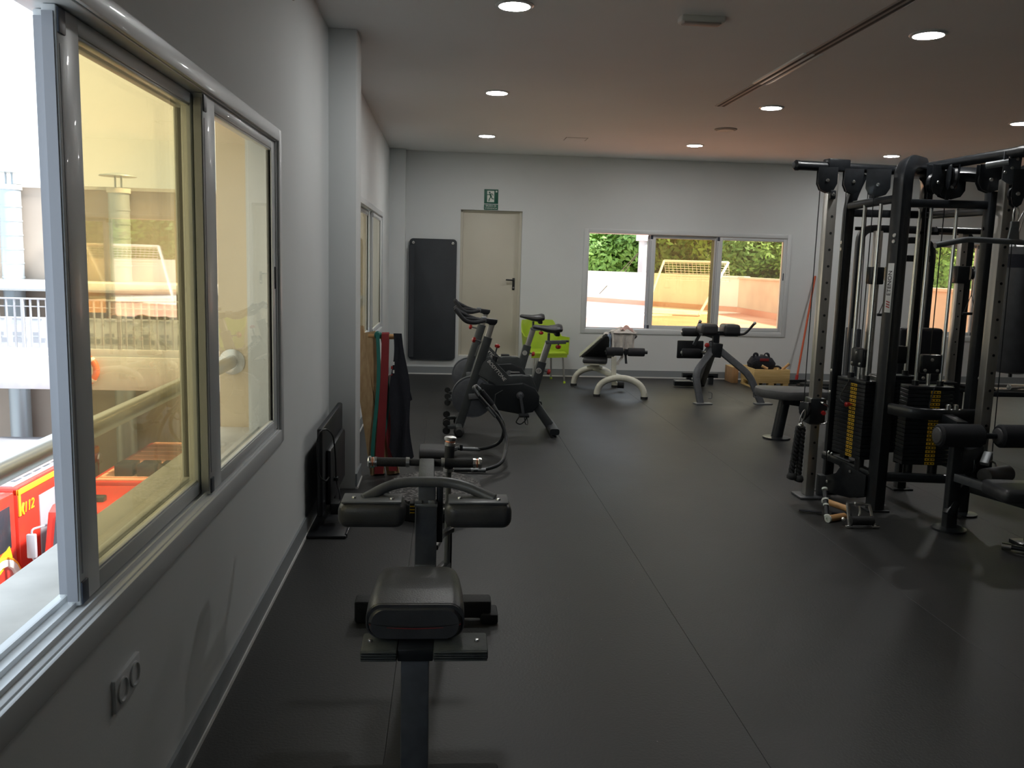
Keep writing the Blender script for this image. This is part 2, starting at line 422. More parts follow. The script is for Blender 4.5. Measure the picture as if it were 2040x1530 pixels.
# ------------------------------------------------------------------ sliding windows (local x along wall, y outward, z up)
def ring(b, x0, x1, z0, z1, y0, y1, wl, wr, wb, wt, bev=0.004):
    b.mm((x0, y0, z0), (x0 + wl, y1, z1), bev); b.mm((x1 - wr, y0, z0), (x1, y1, z1), bev)
    b.mm((x0 + wl - .002, y0, z0), (x1 - wr + .002, y1, z0 + wb), bev); b.mm((x0 + wl - .002, y0, z1 - wt), (x1 - wr + .002, y1, z1), bev)
def window(name, loc, rz, hole, label, sashes):
    xa, xb, za, zb = hole
    r = thing(name, None, None, loc, rz, kind='structure')
    f = B()
    ring(f, xa - .055, xb + .055, za - .055, zb + .045, -.012, .002, .06, .06, .065, .055, .005)
    ring(f, xa, xb, za, zb, 0, .125, .022, .022, .014, .014, .003)
    for t in range(3): f.mm((xa + .02, .018 + t * .036, za + .012), (xb - .02, .023 + t * .036, za + .026))
    fo = obj('frame', f, 'alu_white', r, world=False)
    for x0, x1, tr, wl, wr, film, blocks, latch in sashes:
        y0 = .006 + tr * .036; y1 = y0 + .03
        s = B(); ring(s, x0, x1, za + .018, zb - .015, y0, y1, wl, wr, .045, .037, .004)
        # raised inner lip
        ring(s, x0 + wl - .012, x1 - wr + .012, za + .056, zb - .046, y0 + .004, y1 - .004, .012, .012, .012, .012, .002)
        so = obj('sash', s, 'alu_white', r, world=False)
        obj('pane', B().mm((x0 + wl - .005, y0 + .012, za + .058), (x1 - wr + .005, y0 + .017, zb - .048)), film, so, world=False, smooth=False)
        obj('gap_strip', B().mm((x0 - .0045, y0 + .004, za + .03), (x0 + .001, y1 - .003, zb - .03)).mm((x0 + .012, y0 - .001, za + .09), (x0 + .018, y0 + .002, zb - .09)), 'truck_grey', so, world=False, smooth=False)  # added grey strips draw the dark gap and groove along the stile
        for bx in blocks:
            obj('corner_block', B().mm((bx, y0 - .004, za + .020), (bx + .036, y1 - .004, za + .072), .003), 'alu_dark', so, world=False)
            obj('corner_block', B().mm((bx, y0 - .004, zb - .070), (bx + .036, y1 - .004, zb - .018), .003), 'alu_dark', so, world=False)
        if latch is not None:
            obj('latch', B().mm((latch, y0 - .006, 1.40), (latch + .016, y0 + .004, 1.50), .004), 'alu_dark', so, world=False)
    return r
A1 = (-0.77, 0, 0)
window('window_1', A1, PI / 2, W1, '', [
    (2.893, 4.055, 0, .145, .075, 'pale_film', [2.896], 4.02),
    (1.941, 3.0, 1, .113, .113, 'yellow_film', [1.945], None),
    (1.985, 3.03, 2, .10, .10, 'pale_film', [1.988], 1.995)])
window('window_2', A1, PI / 2, W2, '', [
    (9.20, 10.43, 0, .08, .08, 'pale_film', [9.205], None),
    (8.02, 9.25, 1, .08, .08, 'pale_film', [8.025], None),
    (7.17, 8.08, 2, .08, .08, 'pale_film', [], None)])
A3 = (0, 11.87, 0)
window('window_3', A3, 0, W3, '', [
    (3.695, 4.68, 0, .082, .04, 'pale_film', [3.70], 4.655),
    (2.77, 3.75, 1, .082, .075, 'yellow_film', [2.775], None),
    (2.755, 3.72, 2, .07, .07, 'pale_film', [2.757], 2.765)])
window('window_4', A3, 0, W4, '', [
    (8.40, 9.39, 0, .07, .05, 'pale_film', [8.405], None),
    (7.47, 8.45, 1, .075, .07, 'pale_film', [7.475], None),
    (6.63, 7.54, 2, .06, .07, 'pale_film', [], None)])

# ------------------------------------------------------------------ door
d = thing('door_1', None, None, (0.585, YF, 0.25), 0, kind='structure')
obj('leaf', B().mm((0.205, YF + .075, 0.262), (0.968, YF + .115, 2.20), .003), 'door_paint', d)
fr = B(); ring(fr, 0.17, 1.0, 0.25, 2.23, YF + .06, YF + .13, .034, .034, .001, .03, .003)
# frame is drawn in x/z with y depth
obj('frame', fr, 'door_paint', d)
obj('threshold', B().mm((0.175, YF + .0, 0.25), (0.995, YF + .075, 0.268), .002), 'white_bead', d)
obj('backing', B().mm((0.16, YF + .14, 0.2), (1.01, YF + .19, 2.26)), 'door_paint', d)
h = obj('handle_plate', B().mm((0.892, YF + .064, 1.17), (0.925, YF + .076, 1.335), .005), 'black_plastic', d)
hb = B(); hb.tube([(0.908, YF + .07, 1.305), (0.908, YF + .02, 1.305), (0.80, YF + .02, 1.31)], .0105, 10, fil=.02)
obj('lever', hb, 'black_plastic', h)
obj('keyhole', B().cyl((0.908, YF + .066, 1.205), (0.908, YF + .058, 1.205), .011), 'steel', h)

# exit sign over the door
sg = thing('exit_sign', 'green and white emergency exit sign with running figure above the door', 'sign', (0.572, YF, 2.253))
obj('plate', B().mm((0.478, YF - .006, 2.318), (0.666, YF + .001, 2.506), .001), 'sign_green', sg)
ys = YF - .008
p2 = obj('doorway_symbol', B().mm((0.517, ys, 2.338), (0.612, ys + .003, 2.486)), 'sign_white', sg)
rm = B(); yy = YF - .0095
rm.cyl((0.550, yy, 2.463), (0.550, yy + .003, 2.463), .012, 14)
def limb(b, pts, w):
    for a, c in zip(pts, pts[1:]): b.bar((a[0], yy + .001, a[1]), (c[0], yy + .001, c[1]), w, .003, (0, 1, 0), .0005)
limb(rm, [(0.556, 2.448), (0.570, 2.405)], .024)
limb(rm, [(0.556, 2.446), (0.535, 2.432), (0.514, 2.436)], .009)
limb(rm, [(0.560, 2.446), (0.585, 2.448), (0.598, 2.424)], .009)
limb(rm, [(0.572, 2.408), (0.585, 2.382), (0.608, 2.380)], .012)
limb(rm, [(0.566, 2.408), (0.548, 2.378), (0.540, 2.346)], .012)
obj('running_figure', rm, 'sign_green', p2)
obj('small_square', B().mm((0.630, ys, 2.468), (0.652, ys + .003, 2.490)), 'sign_white', sg)
lp = obj('text_plate', B().mm((0.478, YF - .006, 2.236), (0.666, YF + .001, 2.309), .001), 'sign_green', sg)
text('lettering', 'SALIDA DE', 0.030, 'sign_white', lp, (0.572, YF - .008, 2.288), (1, 0, 0), (0, 0, 1))
text('lettering', 'EMERGENCIA', 0.027, 'sign_white', lp, (0.572, YF - .008, 2.256), (1, 0, 0), (0, 0, 1))

# ------------------------------------------------------------------ ceiling fittings
spots = [(0.351, 5.10), (0.396, 7.65), (0.427, 10.24), (2.847, 7.80), (2.884, 10.35), (2.86, 5.27), (5.421, 10.6), (5.345, 8.04)]
dl = thing('downlight', 'round white recessed LED downlight glowing in the ceiling', 'downlight', (spots[0][0], spots[0][1], H), 0, 'ceiling downlights')
obj('trim_ring', B().lathe([(.098, .004), (.108, .002), (.110, -.004), (.100, -.010), (.088, -.010), (.088, .004)], n=28), 'alu_white', dl, world=False)
obj('diffuser', B().lathe([(.089, .002), (.089, -.009), (.080, -.011), (0, -.012)], n=28), 'led', dl, world=False)
for x, y in spots[1:]:
    c = copy_tree(dl); c.location = (x, y, H)
em = thing('emergency_light', 'white oblong emergency light fitting on the ceiling', 'light', (1.435, 5.155, H))
obj('housing', B().mm((1.305, 5.105, H - .034), (1.565, 5.205, H + .002), .012, 3), 'lens_white', em)
obj('lens', B().mm((1.325, 5.118, H - .042), (1.545, 5.192, H - .03), .006, 2), 'slot_grey', em)
sdv = thing('ceiling_speaker', 'flat round beige ceiling speaker disc between the downlights', 'speaker', (2.85, 9.09, H))
obj('body', B().lathe([(.115, .002), (.115, -.008), (.10, -.014), (0, -.015)], (2.85, 9.09, H), n=28), 'slot_grey', sdv)
obj('grille', B().lathe([(.085, -.013), (.085, -.018), (0, -.019)], (2.85, 9.09, H), n=28), 'lens_white', sdv)
hp = thing('access_panel', 'small square flush access panel in the ceiling', 'hatch', (1.453, 10.24, H))
obj('cover', B().mm((1.335, 10.12, H - .004), (1.57, 10.36, H + .001), .002), 'ceiling_paint', hp)
obj('edge_gap', B().mm((1.325, 10.11, H - .0015), (1.58, 10.37, H + .001)), 'slot_grey', hp)
sl = thing('slot_diffuser', 'long linear air slot diffuser running along the ceiling', 'vent', (2.39, 5.0, H))
obj('frame', B().mm((2.345, 1.5, H - .006), (2.435, 7.84, H + .001), .002), 'slot_grey', sl)
for dx in (-.022, .022):
    obj('slot', B().mm((2.39 + dx - .009, 1.55, H - .0085), (2.39 + dx + .009, 7.82, H - .004)), 'slot_dark', sl)
for dx in (-.055, 0.0, .055):  # white strips along one stretch of the slot frame
    obj('white_strip', B().mm((2.39 + dx - .011, 5.84, H - .012), (2.39 + dx + .011, 6.82, H + .001), .002), 'white_bead', sl)

# double socket on the left wall
so = thing('double_socket', 'white double wall socket under the sliding window', 'socket', (XL, 2.068, 0.508))
pl = obj('cover_plate', B().mm((XL - .002, 1.985, .466), (XL + .010, 2.151, .548), .003), 'alu_white', so)
for yy_ in (2.028, 2.108):
    s = obj('outlet', B().lathe([(.031, .0), (.031, .006), (.027, .007), (.024, -.006), (0, -.006)], (XL + .008, yy_, .508), (1, 0, 0), 22), 'alu_white', so)
    obj('pin_hole', B().cyl((XL + .0015, yy_, .499), (XL + .004, yy_, .499), .003, 8).cyl((XL + .0015, yy_, .517), (XL + .004, yy_, .517), .003, 8), 'black_plastic', s)
# small clip / cable end high on the left wall
hk = thing('wall_hook', 'small grey cable clip high on the wall near the pillar', 'hook', (XL, 4.42, 2.84))
hq = B(); hq.tube([(XL + .004, 4.42, 2.93), (XL + .012, 4.42, 2.86), (XL + .02, 4.425, 2.79), (XL + .012, 4.45, 2.765)], .006, 8, fil=.02)
obj('cable', hq, 'slot_grey', hk)
obj('clip', B().mm((XL - .002, 4.41, 2.885), (XL + .012, 4.43, 2.91), .002), 'alu_white', hk)
# ------------------------------------------------------------------ outside the left windows: facade, rail, courtyard
wall_x('wall_facade', -1.09, XL - 0.141, YB - 0.2, YF + 0.2, -7.0, 3.6, [(0.30, 4.27, 0.69, 2.19), (6.95, 10.7, 0.69, 2.19)], 'render_cream')
for i, (ya, yb) in enumerate(((0.30, 4.27), (6.95, 10.7))):
    obj('trim_%d' % (3 + i), B().mm((-1.105, ya, 0.675), (XL - 0.13, yb, 0.715), .004), 'stone_white', kind='structure')
    rl = thing('guard_rail', ('round steel guard rail outside the large sliding window by the socket', 'round steel guard rail outside the window behind the pillar')[i], 'railing', (-1.03, ya, 1.035))
    obj('rail', B().cyl((-1.03, ya, 1.035), (-1.03, yb, 1.035), .031, 20), 'steel', rl)
    for yq, s in ((ya, 1), (yb, -1)):
        obj('flange', B().lathe([(.062, 0), (.062, .006), (.05, .012), (.034, .016), (.034, .03)], (-1.03, yq, 1.035), (0, s, 0), 22), 'steel', rl)
obj('ground', B().mm((-60, -10, -7.4), (-1.1, 60, -7.0)), 'concrete', kind='structure', smooth=False)

br = thing('footbridge', 'pale concrete footbridge with railing crossing the courtyard', 'bridge', (-12, 24.5, -7.0))
obj('deck', B().mm((-34, 23.55, -1.45), (-1.2, 25.6, -1.2)), 'bridge_white', br, smooth=False)
obj('fascia', B().mm((-34, 23.45, -2.1), (-1.2, 23.62, -1.22), .01), 'bridge_white', br)
obj('support_beam', B().mm((-34, 24.6, -2.2), (-1.2, 25.4, -1.4)), 'bridge_white', br, smooth=False)
obj('kerb', B().mm((-34, 23.50, -1.22), (-1.2, 23.60, -1.02), .01), 'bridge_white', br)
obj('top_rail', B().bar((-34, 23.55, .26), (-1.2, 23.55, .26), .06, .045), 'rail_white', br)
obj('middle_rail', B().bar((-34, 23.55, .06), (-1.2, 23.55, .06), .03, .03), 'rail_white', br)
obj('far_rail', B().bar((-34, 25.5, .42), (-1.2, 25.5, .42), .06, .06), 'rail_white', br)
bal = obj('baluster', B().bar((-16, 23.55, -1.05), (-16, 23.55, .25), .045, .045), 'rail_white', br, smooth=False)
for k in range(1, 66): share(bal, 'baluster', (0.20 * k, 0, 0), br)
pst = obj('post', B().bar((-15.9, 23.55, -1.2), (-15.9, 23.55, .27), .09, .07), 'rail_white', br, smooth=False)
for k in range(1, 6): share(pst, 'post', (2.45 * k, 0, 0), br)
pnl = obj('kick_panel', B().mm((-34, 25.3, -1.2), (-1.2, 25.36, -.35)), 'bridge_white', br, smooth=False)
for z0, hh, wv in ((-1.06, .13, .36), (-.86, .09, .26), (-.42, .03, .30)):
    s0 = obj('slot', B().mm((-15.6, 25.27, z0), (-15.6 + wv, 25.31, z0 + hh)), 'truck_grey', br, smooth=False)
    for k in range(1, 22): share(s0, 'slot', (0.5 * k, 0, 0), br)
LX = -9.47
lb = thing('lifebuoy', 'orange lifebuoy ring hanging on the footbridge edge', 'lifebuoy', (LX, 23.35, -1.95))
q = B(); q.sweep([(LX + .36 * math.cos(a * PI / 16), 23.33, -1.55 + .36 * math.sin(a * PI / 16)) for a in range(33)], circ(.085, 10), (0, 1, 0))
obj('ring', q, 'orange_ring', lb)
for a in (.8, 2.4, 3.9, 5.5):
    c0 = V((LX + .36 * math.cos(a), 23.33, -1.55 + .36 * math.sin(a))); t0 = V((-math.sin(a), 0, math.cos(a))) * .04
    obj('white_band', B().cyl(c0 - t0, c0 + t0, .09, 12), 'truck_white', lb)
obj('bracket', B().mm((LX - .02, 23.33, -1.30), (LX + .02, 23.47, -1.15)), 'rail_white', lb)
bd = thing('opposite_building', 'beige flat roofed building across the courtyard behind the footbridge', 'building', (-15, 30, -7.0))
obj('wall', B().mm((-60, 28, -7), (-3.0, 34, 3.42)), 'wall_beige', bd, smooth=False)
obj('coping', B().mm((-60, 27.95, 3.38), (-3.0, 28.2, 3.48)), 'stone_white', bd, smooth=False)
obj('white_canopy', B().mm((-60, 25.9, .35), (-3.0, 28.02, .62), .02), 'truck_white', bd)
for x, nm in ((-13.1, 'banded steel chimney duct with a flat round cap beside the open window gap'), (-9.93, 'banded steel chimney duct with a flat round cap seen through the yellow pane')):
    dt = thing('chimney_duct', nm, 'chimney', (x, 27.6, -7.0), group='chimney ducts')
    obj('pipe', B().cyl((x, 27.6, -7.0), (x, 27.6, 3.30), .30, 24), 'duct_metal', dt)
    for z in [-.6 + .42 * k for k in range(9)]:
        obj('joint_band', B().cyl((x, 27.6, z), (x, 27.6, z + .05), .315, 24), 'duct_metal', dt)
    obj('collar', B().cyl((x, 27.6, 3.28), (x, 27.6, 3.42), .34, 24), 'stone_white', dt)
    for s in (-.09, .09): obj('stay', B().cyl((x + s, 27.6, 3.4), (x + s, 27.6, 3.78), .03, 8), 'duct_metal', dt)
    obj('cap', B().lathe([(.54, 3.77), (.52, 3.80), (0, 3.90)], (x, 27.6, 0), (0, 0, 1), 28), 'duct_metal', dt)

def fire_truck(loc, hgt, label, full):
    x0, y0, z0 = loc
    t = thing('fire_truck', label, 'fire truck', loc, group='fire trucks in the courtyard')
    w = 1.25
    def W(x, y, z): return (x0 + x, y0 + y, z0 + z)
    cabp = [(0.10, .95), (2.35, .95), (2.35, hgt - .04), (0.55, hgt), (0.32, hgt - .12), (0.02, 1.75)]
    c = B(); c.prism([(a, b_) for a, b_ in cabp], W(0, 0, 0), (0, 1, 0), (0, 0, 1), 2 * w, .05)
    cab = obj('cab', c, 'truck_red', t)
    # windscreen, side windows
    obj('windscreen', B().box(W(0, .16, (1.75 + hgt - .12) / 2 + .03), (2.1, .04, hgt - 2.0), RX(-math.atan2(.30, hgt - 1.87))), 'truck_dark', cab)
    obj('bumper', B().mm(W(-1.22, -.12, .62), W(1.22, .3, .98), .04), 'truck_white', cab)
    for s in (-1, 1):
        obj('side_window', B().mm(W(s * 1.23, .55, 1.85), W(s * 1.262, 1.28, hgt - .28), .03), 'truck_dark', cab)
        obj('side_window', B().mm(W(s * 1.23, 1.42, 1.85), W(s * 1.262, 2.1, hgt - .28), .03), 'truck_dark', cab)
        obj('yellow_stripe', B().box(W(s * 1.255, 1.15, 1.45), (.02, 1.9, .30), RX(.35)), 'truck_yellow', cab)
        m = obj('mirror', B().mm(W(s * 1.42, .05, 1.75), W(s * 1.62, .16, 2.3), .03), 'truck_grey', cab)
        obj('mirror_arm', B().tube([W(s * 1.2, .4, 2.45), W(s * 1.52, .12, 2.4), W(s * 1.52, .12, 1.7), W(s * 1.2, .4, 1.5)], .025, 8, fil=.08), 'truck_grey', m)
        obj('headlight', B().lathe([(.17, 0), (.17, .06), (.13, .10), (0, .12)], W(s * .95, -.0, 1.22), (0, -1, 0), 18), 'truck_white', cab)
    bx = B(); bx.mm(W(-w, 2.5, 1.0), W(w, 7.2, hgt + .02), .03)
    body = obj('body_box', bx, 'truck_red', t)
    obj('roof_plate', B().mm(W(-1.1, 2.6, hgt), W(1.1, 7.1, hgt + .06), .02), 'truck_grey' if full else 'terrace_red', t)
    for k in range(9): obj('roof_rib', B().mm(W(-1.05, 2.75 + .5 * k, hgt + .05), W(1.05, 2.80 + .5 * k, hgt + .085)), 'truck_white' if full else 'terrace_red', t)
    for s in (-1, 1):
        obj('roof_edge', B().mm(W(s * 1.14, 2.5, hgt - .16), W(s * 1.27, 7.2, hgt - .02), .01), 'truck_orange', body)
        obj('edge_stripe', B().mm(W(s * 1.24, 2.5, 2.45), W(s * 1.268, 2.6, hgt - .02)), 'truck_orange', body)
        for k in range(3):
            sh = obj('shutter', B().mm(W(s * 1.24, 3.5 + 1.22 * k, 1.1), W(s * 1.272, 4.6 + 1.22 * k, hgt - .42), .01), 'truck_grey', body)
            obj('shutter_handle', B().mm(W(s * 1.27, 3.9 + 1.22 * k, 1.55), W(s * 1.30, 4.25 + 1.22 * k, 1.85), .01), 'truck_dark', sh)
        obj('awning_lamp', B().mm(W(s * 1.25, 4.6, hgt - .38), W(s * 1.36, 5.1, hgt - .22), .02), 'truck_white', body)
        for yw in (1.55, 5.9):
            arch = [W(s * 1.27, yw + .80 * math.cos(a * PI / 12), .78 + .86 * math.sin(a * PI / 12)) for a in range(13)]
            obj('wheel_arch', B().sweep(arch, rrect(.16, .12, .02), (1, 0, 0)), 'truck_white', t)
            obj('arch_trim', B().sweep([(p[0] + s * .02, y0 + yw + (p[1] - y0 - yw) * 1.13, z0 + .78 + (p[2] - z0 - .78) * 1.13) for p in arch], rrect(.05, .06, .01), (1, 0, 0)), 'truck_orange', t)
            wh = obj('wheel', B().lathe([(.3, -.16), (.52, -.16), (.56, -.1), (.56, .1), (.52, .16), (.3, .16)], W(s * 1.08, yw, .56), (1, 0, 0), 24), 'rubber', t)
            obj('hub', B().lathe([(.29, -.14), (.29, .14)], W(s * 1.08, yw, .56), (1, 0, 0), 16), 'truck_white', wh)
    obj('chassis', B().mm(W(-.9, .4, .5), W(.9, 7.0, 1.05)), 'truck_dark', t)
    for s in (-.4, .4): obj('beacon', B().mm(W(s - .2, .75, hgt - .03), W(s + .2, 1.0, hgt + .12), .04), 'truck_dark', cab)
    if full:
        text('lettering', '112', .34, 'truck_yellow', body, W(1.262, 2.98, hgt - .52), (0, 1, 0), (0, 0, 1), .004, shear=.2)
        h_ = B(); h_.tube([W(1.262, 2.70, hgt - .64), W(1.262, 2.64, hgt - .52), W(1.262, 2.72, hgt - .38)], .028, 8, fil=.08); obj('phone_symbol', h_, 'truck_yellow', body)
        eq = B(); eq.mm(W(-.9, 3.4, hgt + .06), W(.5, 6.2, hgt + .45), .04); obj('roof_chest', eq, 'truck_grey', t)
        obj('roof_ladder', B().bar(W(.75, 2.8, hgt + .18), W(.75, 7.0, hgt + .18), .06, .08).bar(W(1.05, 2.8, hgt + .18), W(1.05, 7.0, hgt + .18), .06, .08), 'truck_white', t)
    else:
        for k in range(3): obj('equipment_box', B().mm(W(-.75 + .55 * k, 2.9, hgt + .05), W(-.3 + .55 * k, 3.5, hgt + .36), .03), 'truck_dark', t)
    return t
fire_truck((-10.95, 17.6, -7.0), 3.1, 'red fire truck with yellow 112 lettering and grey shutters in the courtyard', True)
fire_truck((-7.55, 19.2, -7.0), 2.85, 'red fire truck with plain red roof beside the one lettered 112', False)

# ------------------------------------------------------------------ outside the back windows: terrace, parapets, goal, trees
obj('terrace_floor', B().mm((-0.95, YF + .2, -.2), (8.6, 31, .30)), 'terrace_red', kind='structure', smooth=False)
pa, pb = V((1.2, 34.2, 0)), V((8.44, 24.2, 0)); dv = (pb - pa).normalized(); nv = V((-dv.y, dv.x, 0))
ts = B(); ts.prism([(0, -6.5), (0, 0), (12.5, 0), (12.5, -6.5)], pa + V((0, 0, .305)), dv, nv, .02)
obj('terrace_strip', ts, 'terrace_pale', kind='structure', smooth=False)
def wallseg(name, a, b_, th, z0, z1, m, cap):
    a = V(a); b_ = V(b_); mid = (a + b_) / 2; L = (b_ - a).length; ang = math.atan2(b_.y - a.y, b_.x - a.x)
    o = obj(name, B().box((mid.x, mid.y, (z0 + z1) / 2), (L, th, z1 - z0), RZ(ang)), m, kind='structure', smooth=False)
    obj('coping', B().box((mid.x, mid.y, z1 + .02), (L + .05, th + .08, .05), RZ(ang)), cap, o, smooth=False)
    obj('base_strip', B().box((mid.x, mid.y, z0 + .09), (L, th + .06, .18), RZ(ang)), 'terrace_red', o, smooth=False)
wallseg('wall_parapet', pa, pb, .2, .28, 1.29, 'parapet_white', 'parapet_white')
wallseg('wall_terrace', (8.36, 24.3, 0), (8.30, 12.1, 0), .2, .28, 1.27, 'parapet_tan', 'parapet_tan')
gl = thing('football_goal', 'small white football goal with net leaning on the terrace', 'goal', (6.9, 23.0, .31))
fr_ = B(); fr_.tube([(5.15, 22.4, .33), (6.0, 24.0, 1.70)], .035, 8).tube([(6.45, 21.9, .33), (7.6, 23.3, 1.70)], .035, 8).tube([(6.0, 24.0, 1.70), (7.6, 23.3, 1.70)], .035, 8).tube([(5.15, 22.4, .33), (6.45, 21.9, .33)], .03, 8)
obj('goal_frame', fr_, 'net_white', gl)
net = B(); A_ = V((6.0, 24.0, 1.70)); Bq_ = V((7.6, 23.3, 1.70)); D_ = V((.16, .30, -.52))
for k in range(17): p = A_.lerp(Bq_, k / 16); net.tube([p, p + D_ * .5 + V((0, 0, .05)), p + D_], .006, 4)
for k in range(9): net.tube([A_ + D_ * k / 8, Bq_ + D_ * k / 8], .006, 4)
obj('net', net, 'net_white', gl)
po = thing('lamp_pole', 'thick white pole standing in front of the trees beyond the parapet', 'pole', (6.42, 28.6, -3))
obj('shaft', B().lathe([(.15, -3), (.13, 7)], (6.42, 28.6, 0), (0, 0, 1), 18), 'rail_white', po)
obj('collar', B().cyl((6.42, 28.6, 2.36), (6.42, 28.6, 2.55), .24, 18), 'rail_white', po)
for s in (0, 1): obj('stay_wire', B().tube([(6.30, 28.6, 2.0), (5.0 + .3 * s, 28.4, .6)], .012, 5), 'bark', po)
obj('hillside', B().mm((-10, 46, -6), (60, 48, 9)), 'hill', kind='structure', smooth=False)
def crown_mesh(seed, n):
    rnd = random.Random(seed); b = B(); clumps = []
    for k in range(34):
        th = rnd.uniform(0, 2 * PI); ph = math.acos(rnd.uniform(-.75, 1)); rr = rnd.uniform(.45, .85)
        clumps.append((V((math.sin(ph) * math.cos(th) * rr, math.sin(ph) * math.sin(th) * rr, math.cos(ph) * rr)), rnd.uniform(.22, .38)))
    for i in range(n):
        c, r = clumps[i % len(clumps)]
        d = V((rnd.gauss(0, 1), rnd.gauss(0, 1), rnd.gauss(0, 1))).normalized()
        p = c + d * r * rnd.uniform(.6, 1.05)
        nn = (d + V((rnd.uniform(-.8, .8), rnd.uniform(-.8, .8), rnd.uniform(-.3, .8)))).normalized()
        u = nn.orthogonal().normalized(); u = (Matrix.Rotation(rnd.uniform(0, 6.28), 3, nn) @ u); v_ = nn.cross(u)
        s = rnd.uniform(.017, .034)
        q_ = [b.bm.verts.new(p + u * s * 1.5), b.bm.verts.new(p + v_ * s * .7), b.bm.verts.new(p - u * s * 1.5), b.bm.verts.new(p - v_ * s * .7)]
        b.bm.faces.new(q_)
    return b
trees = [(3.2, 38.0, 3.9, 3.6, 0), (8.4, 36.5, 3.7, 3.0, 1), (5.6, 41.0, 4.6, 4.2, 0), (12.2, 35.0, 4.2, 3.4, 1), (15.6, 31.0, 4.0, 3.2, 0), (11.6, 29.2, 2.7, 2.0, 1),
         (17.2, 25.5, 3.6, 3.2, 1), (19.5, 33.5, 4.6, 3.8, 0), (0.4, 40.5, 4.0, 3.4, 1), (14.0, 22.0, 2.6, 2.4, 0), (22.5, 28.5, 4.2, 4.0, 1)]
crowns = []
tlab = ['bushy light green leafy tree growing beyond the terrace parapet', 'bushy dark green leafy tree growing beyond the terrace parapet']
for i, (x, y, r, rz_, k) in enumerate(trees):
    t = thing('leafy_tree', tlab[k], 'tree', (x, y, -6), group='%s trees beyond the terrace' % ('light green' if k == 0 else 'dark green'))
    if i < 2:
        c = obj('crown', crown_mesh(11 + i, 30000), 'leaf_a' if k == 0 else 'leaf_b', t, world=False, smooth=False); c['kind'] = 'stuff'; crowns.append(c)
    else:
        c = crowns[k].copy(); COL.objects.link(c); c.parent = t
    c.location = (0, 0, 6 + 1.6); c.scale = (r, r, rz_); c.rotation_euler = (0, 0, i * 1.3)
    obj('trunk', B().lathe([(.28, -6), (.2, -2), (.12, 2.5)], (x, y, 0), (0, 0, 1), 8), 'bark', t)
# ================================================================== foreground seated bench
def bolt(parent, c, axis, r=.008, m='steel'):
    return obj('bolt', B().lathe([(r, 0), (r, .003), (r * .8, .006), (0, .0075)], c, axis, 12), m, parent)
fb = thing('seated_bench', 'black gym bench with stitched seat, two thigh pads and chrome ringed handlebar', 'gym bench', (-0.07, 3.0, 0))
obj('front_leg', B().bar((-0.072, 2.435, 0.0), (-0.076, 2.50, .385), .083, .05, (0, 1, 0), .006), 'grey_metal', fb)
obj('front_foot', B().mm((-.32, 2.40, 0), (.18, 2.47, .035), .01), 'rubber', fb)
obj('bracket', B().mm((-.128, 2.465, .362), (-.022, 2.60, .40), .004), 'black_metal', fb)
for x0, x1 in ((-.238, -.128), (-.022, .142)):
    f = obj('foot_plate', B().mm((x0, 2.455, .366), (x1, 2.585, .402), .008), 'foot_rubber', fb)
    for k in range(4): obj('rib', B().mm((x0 + .003, 2.449, .370 + k * .008), (x1 - .003, 2.456, .3745 + k * .008), .001, 1), 'foot_rubber', f)
    bolt(f, ((x0 + .025) if x0 < -.1 else (x1 - .032), 2.52, .402), (0, 0, 1))
bolt(fb, (.015, 2.535, .402), (0, 0, 1), .006, 'black_plastic')
# seat: wrapped cushion, tapering to the back
st = B(); ys_ = [2.53, 2.545, 2.60, 2.70, 2.80, 2.85, 2.865]; sc_ = [.965, 1.0, 1.0, .97, .93, .90, .86]
st.sweep([(-.078, y, .462 + .012 * math.sin((y - 2.53) / .335 * PI)) for y in ys_], rrect(.298, .112, .044, 6), (0, 0, 1), scale=sc_)
seat = obj('seat', st, 'vinyl', fb)
fc = B(); fc.sweep([(-.078, 2.538, .458), (-.078, 2.522, .458), (-.078, 2.512, .458)], rrect(.284, .098, .046, 6), (0, 0, 1), scale=[1.0, .985, .93])
obj('seat_end_panel', fc, 'vinyl', seat)
def edge_arc(z0, dz, y):
    return [(-.078 + .138 * math.cos(PI - PI * k / 14), y + .004 * abs(math.cos(PI * k / 14)), z0 - dz * math.sin(PI * k / 14)) for k in range(15)]
obj('red_stitching', B().tube(edge_arc(.459, .014, 2.5105), .0012, 5), 'red_stitch', seat)
obj('seat_seam', B().tube(edge_arc(.464, .013, 2.5102), .0022, 6), 'seam_dark', seat)
for y in (2.565, 2.838):
    obj('red_stitching', B().tube([(-.078 - .095, y, .5195), (-.078 + .095, y, .5195)] if y < 2.7 else [(-.078 - .09, y, .513), (-.078 + .09, y, .513)], .0016, 5), 'red_stitch', seat)
obj('seat_piping', B().sweep([V((-.078 + a, 2.531, .462 + b_)) for a, b_ in rrect(.292, .106, .044, 6)] + [V((-.078 + rrect(.292, .106, .044, 6)[0][0], 2.531, .462 + rrect(.292, .106, .044, 6)[0][1]))], circ(.0035, 6), (0, 1, 0)), 'vinyl', seat)
obj('spine_beam', B().bar((-.075, 2.55, .37), (-.06, 3.20, .33), .08, .06), 'grey_metal', fb)
obj('rear_leg', B().bar((-.06, 3.17, .36), (-.06, 3.62, .05), .075, .055), 'black_metal', fb)
cr = obj('rear_stabilizer', B().bar((-.33, 3.62, .058), (.20, 3.62, .058), .07, .06), 'black_metal', fb)
obj('end_shoe', B().mm((.085, 3.575, .02), (.215, 3.665, .100), .012).mm((.17, 3.56, 0), (.245, 3.68, .045), .01), 'rubber', cr)
obj('end_shoe', B().mm((-.37, 3.575, 0), (-.27, 3.665, .10), .012), 'rubber', cr)
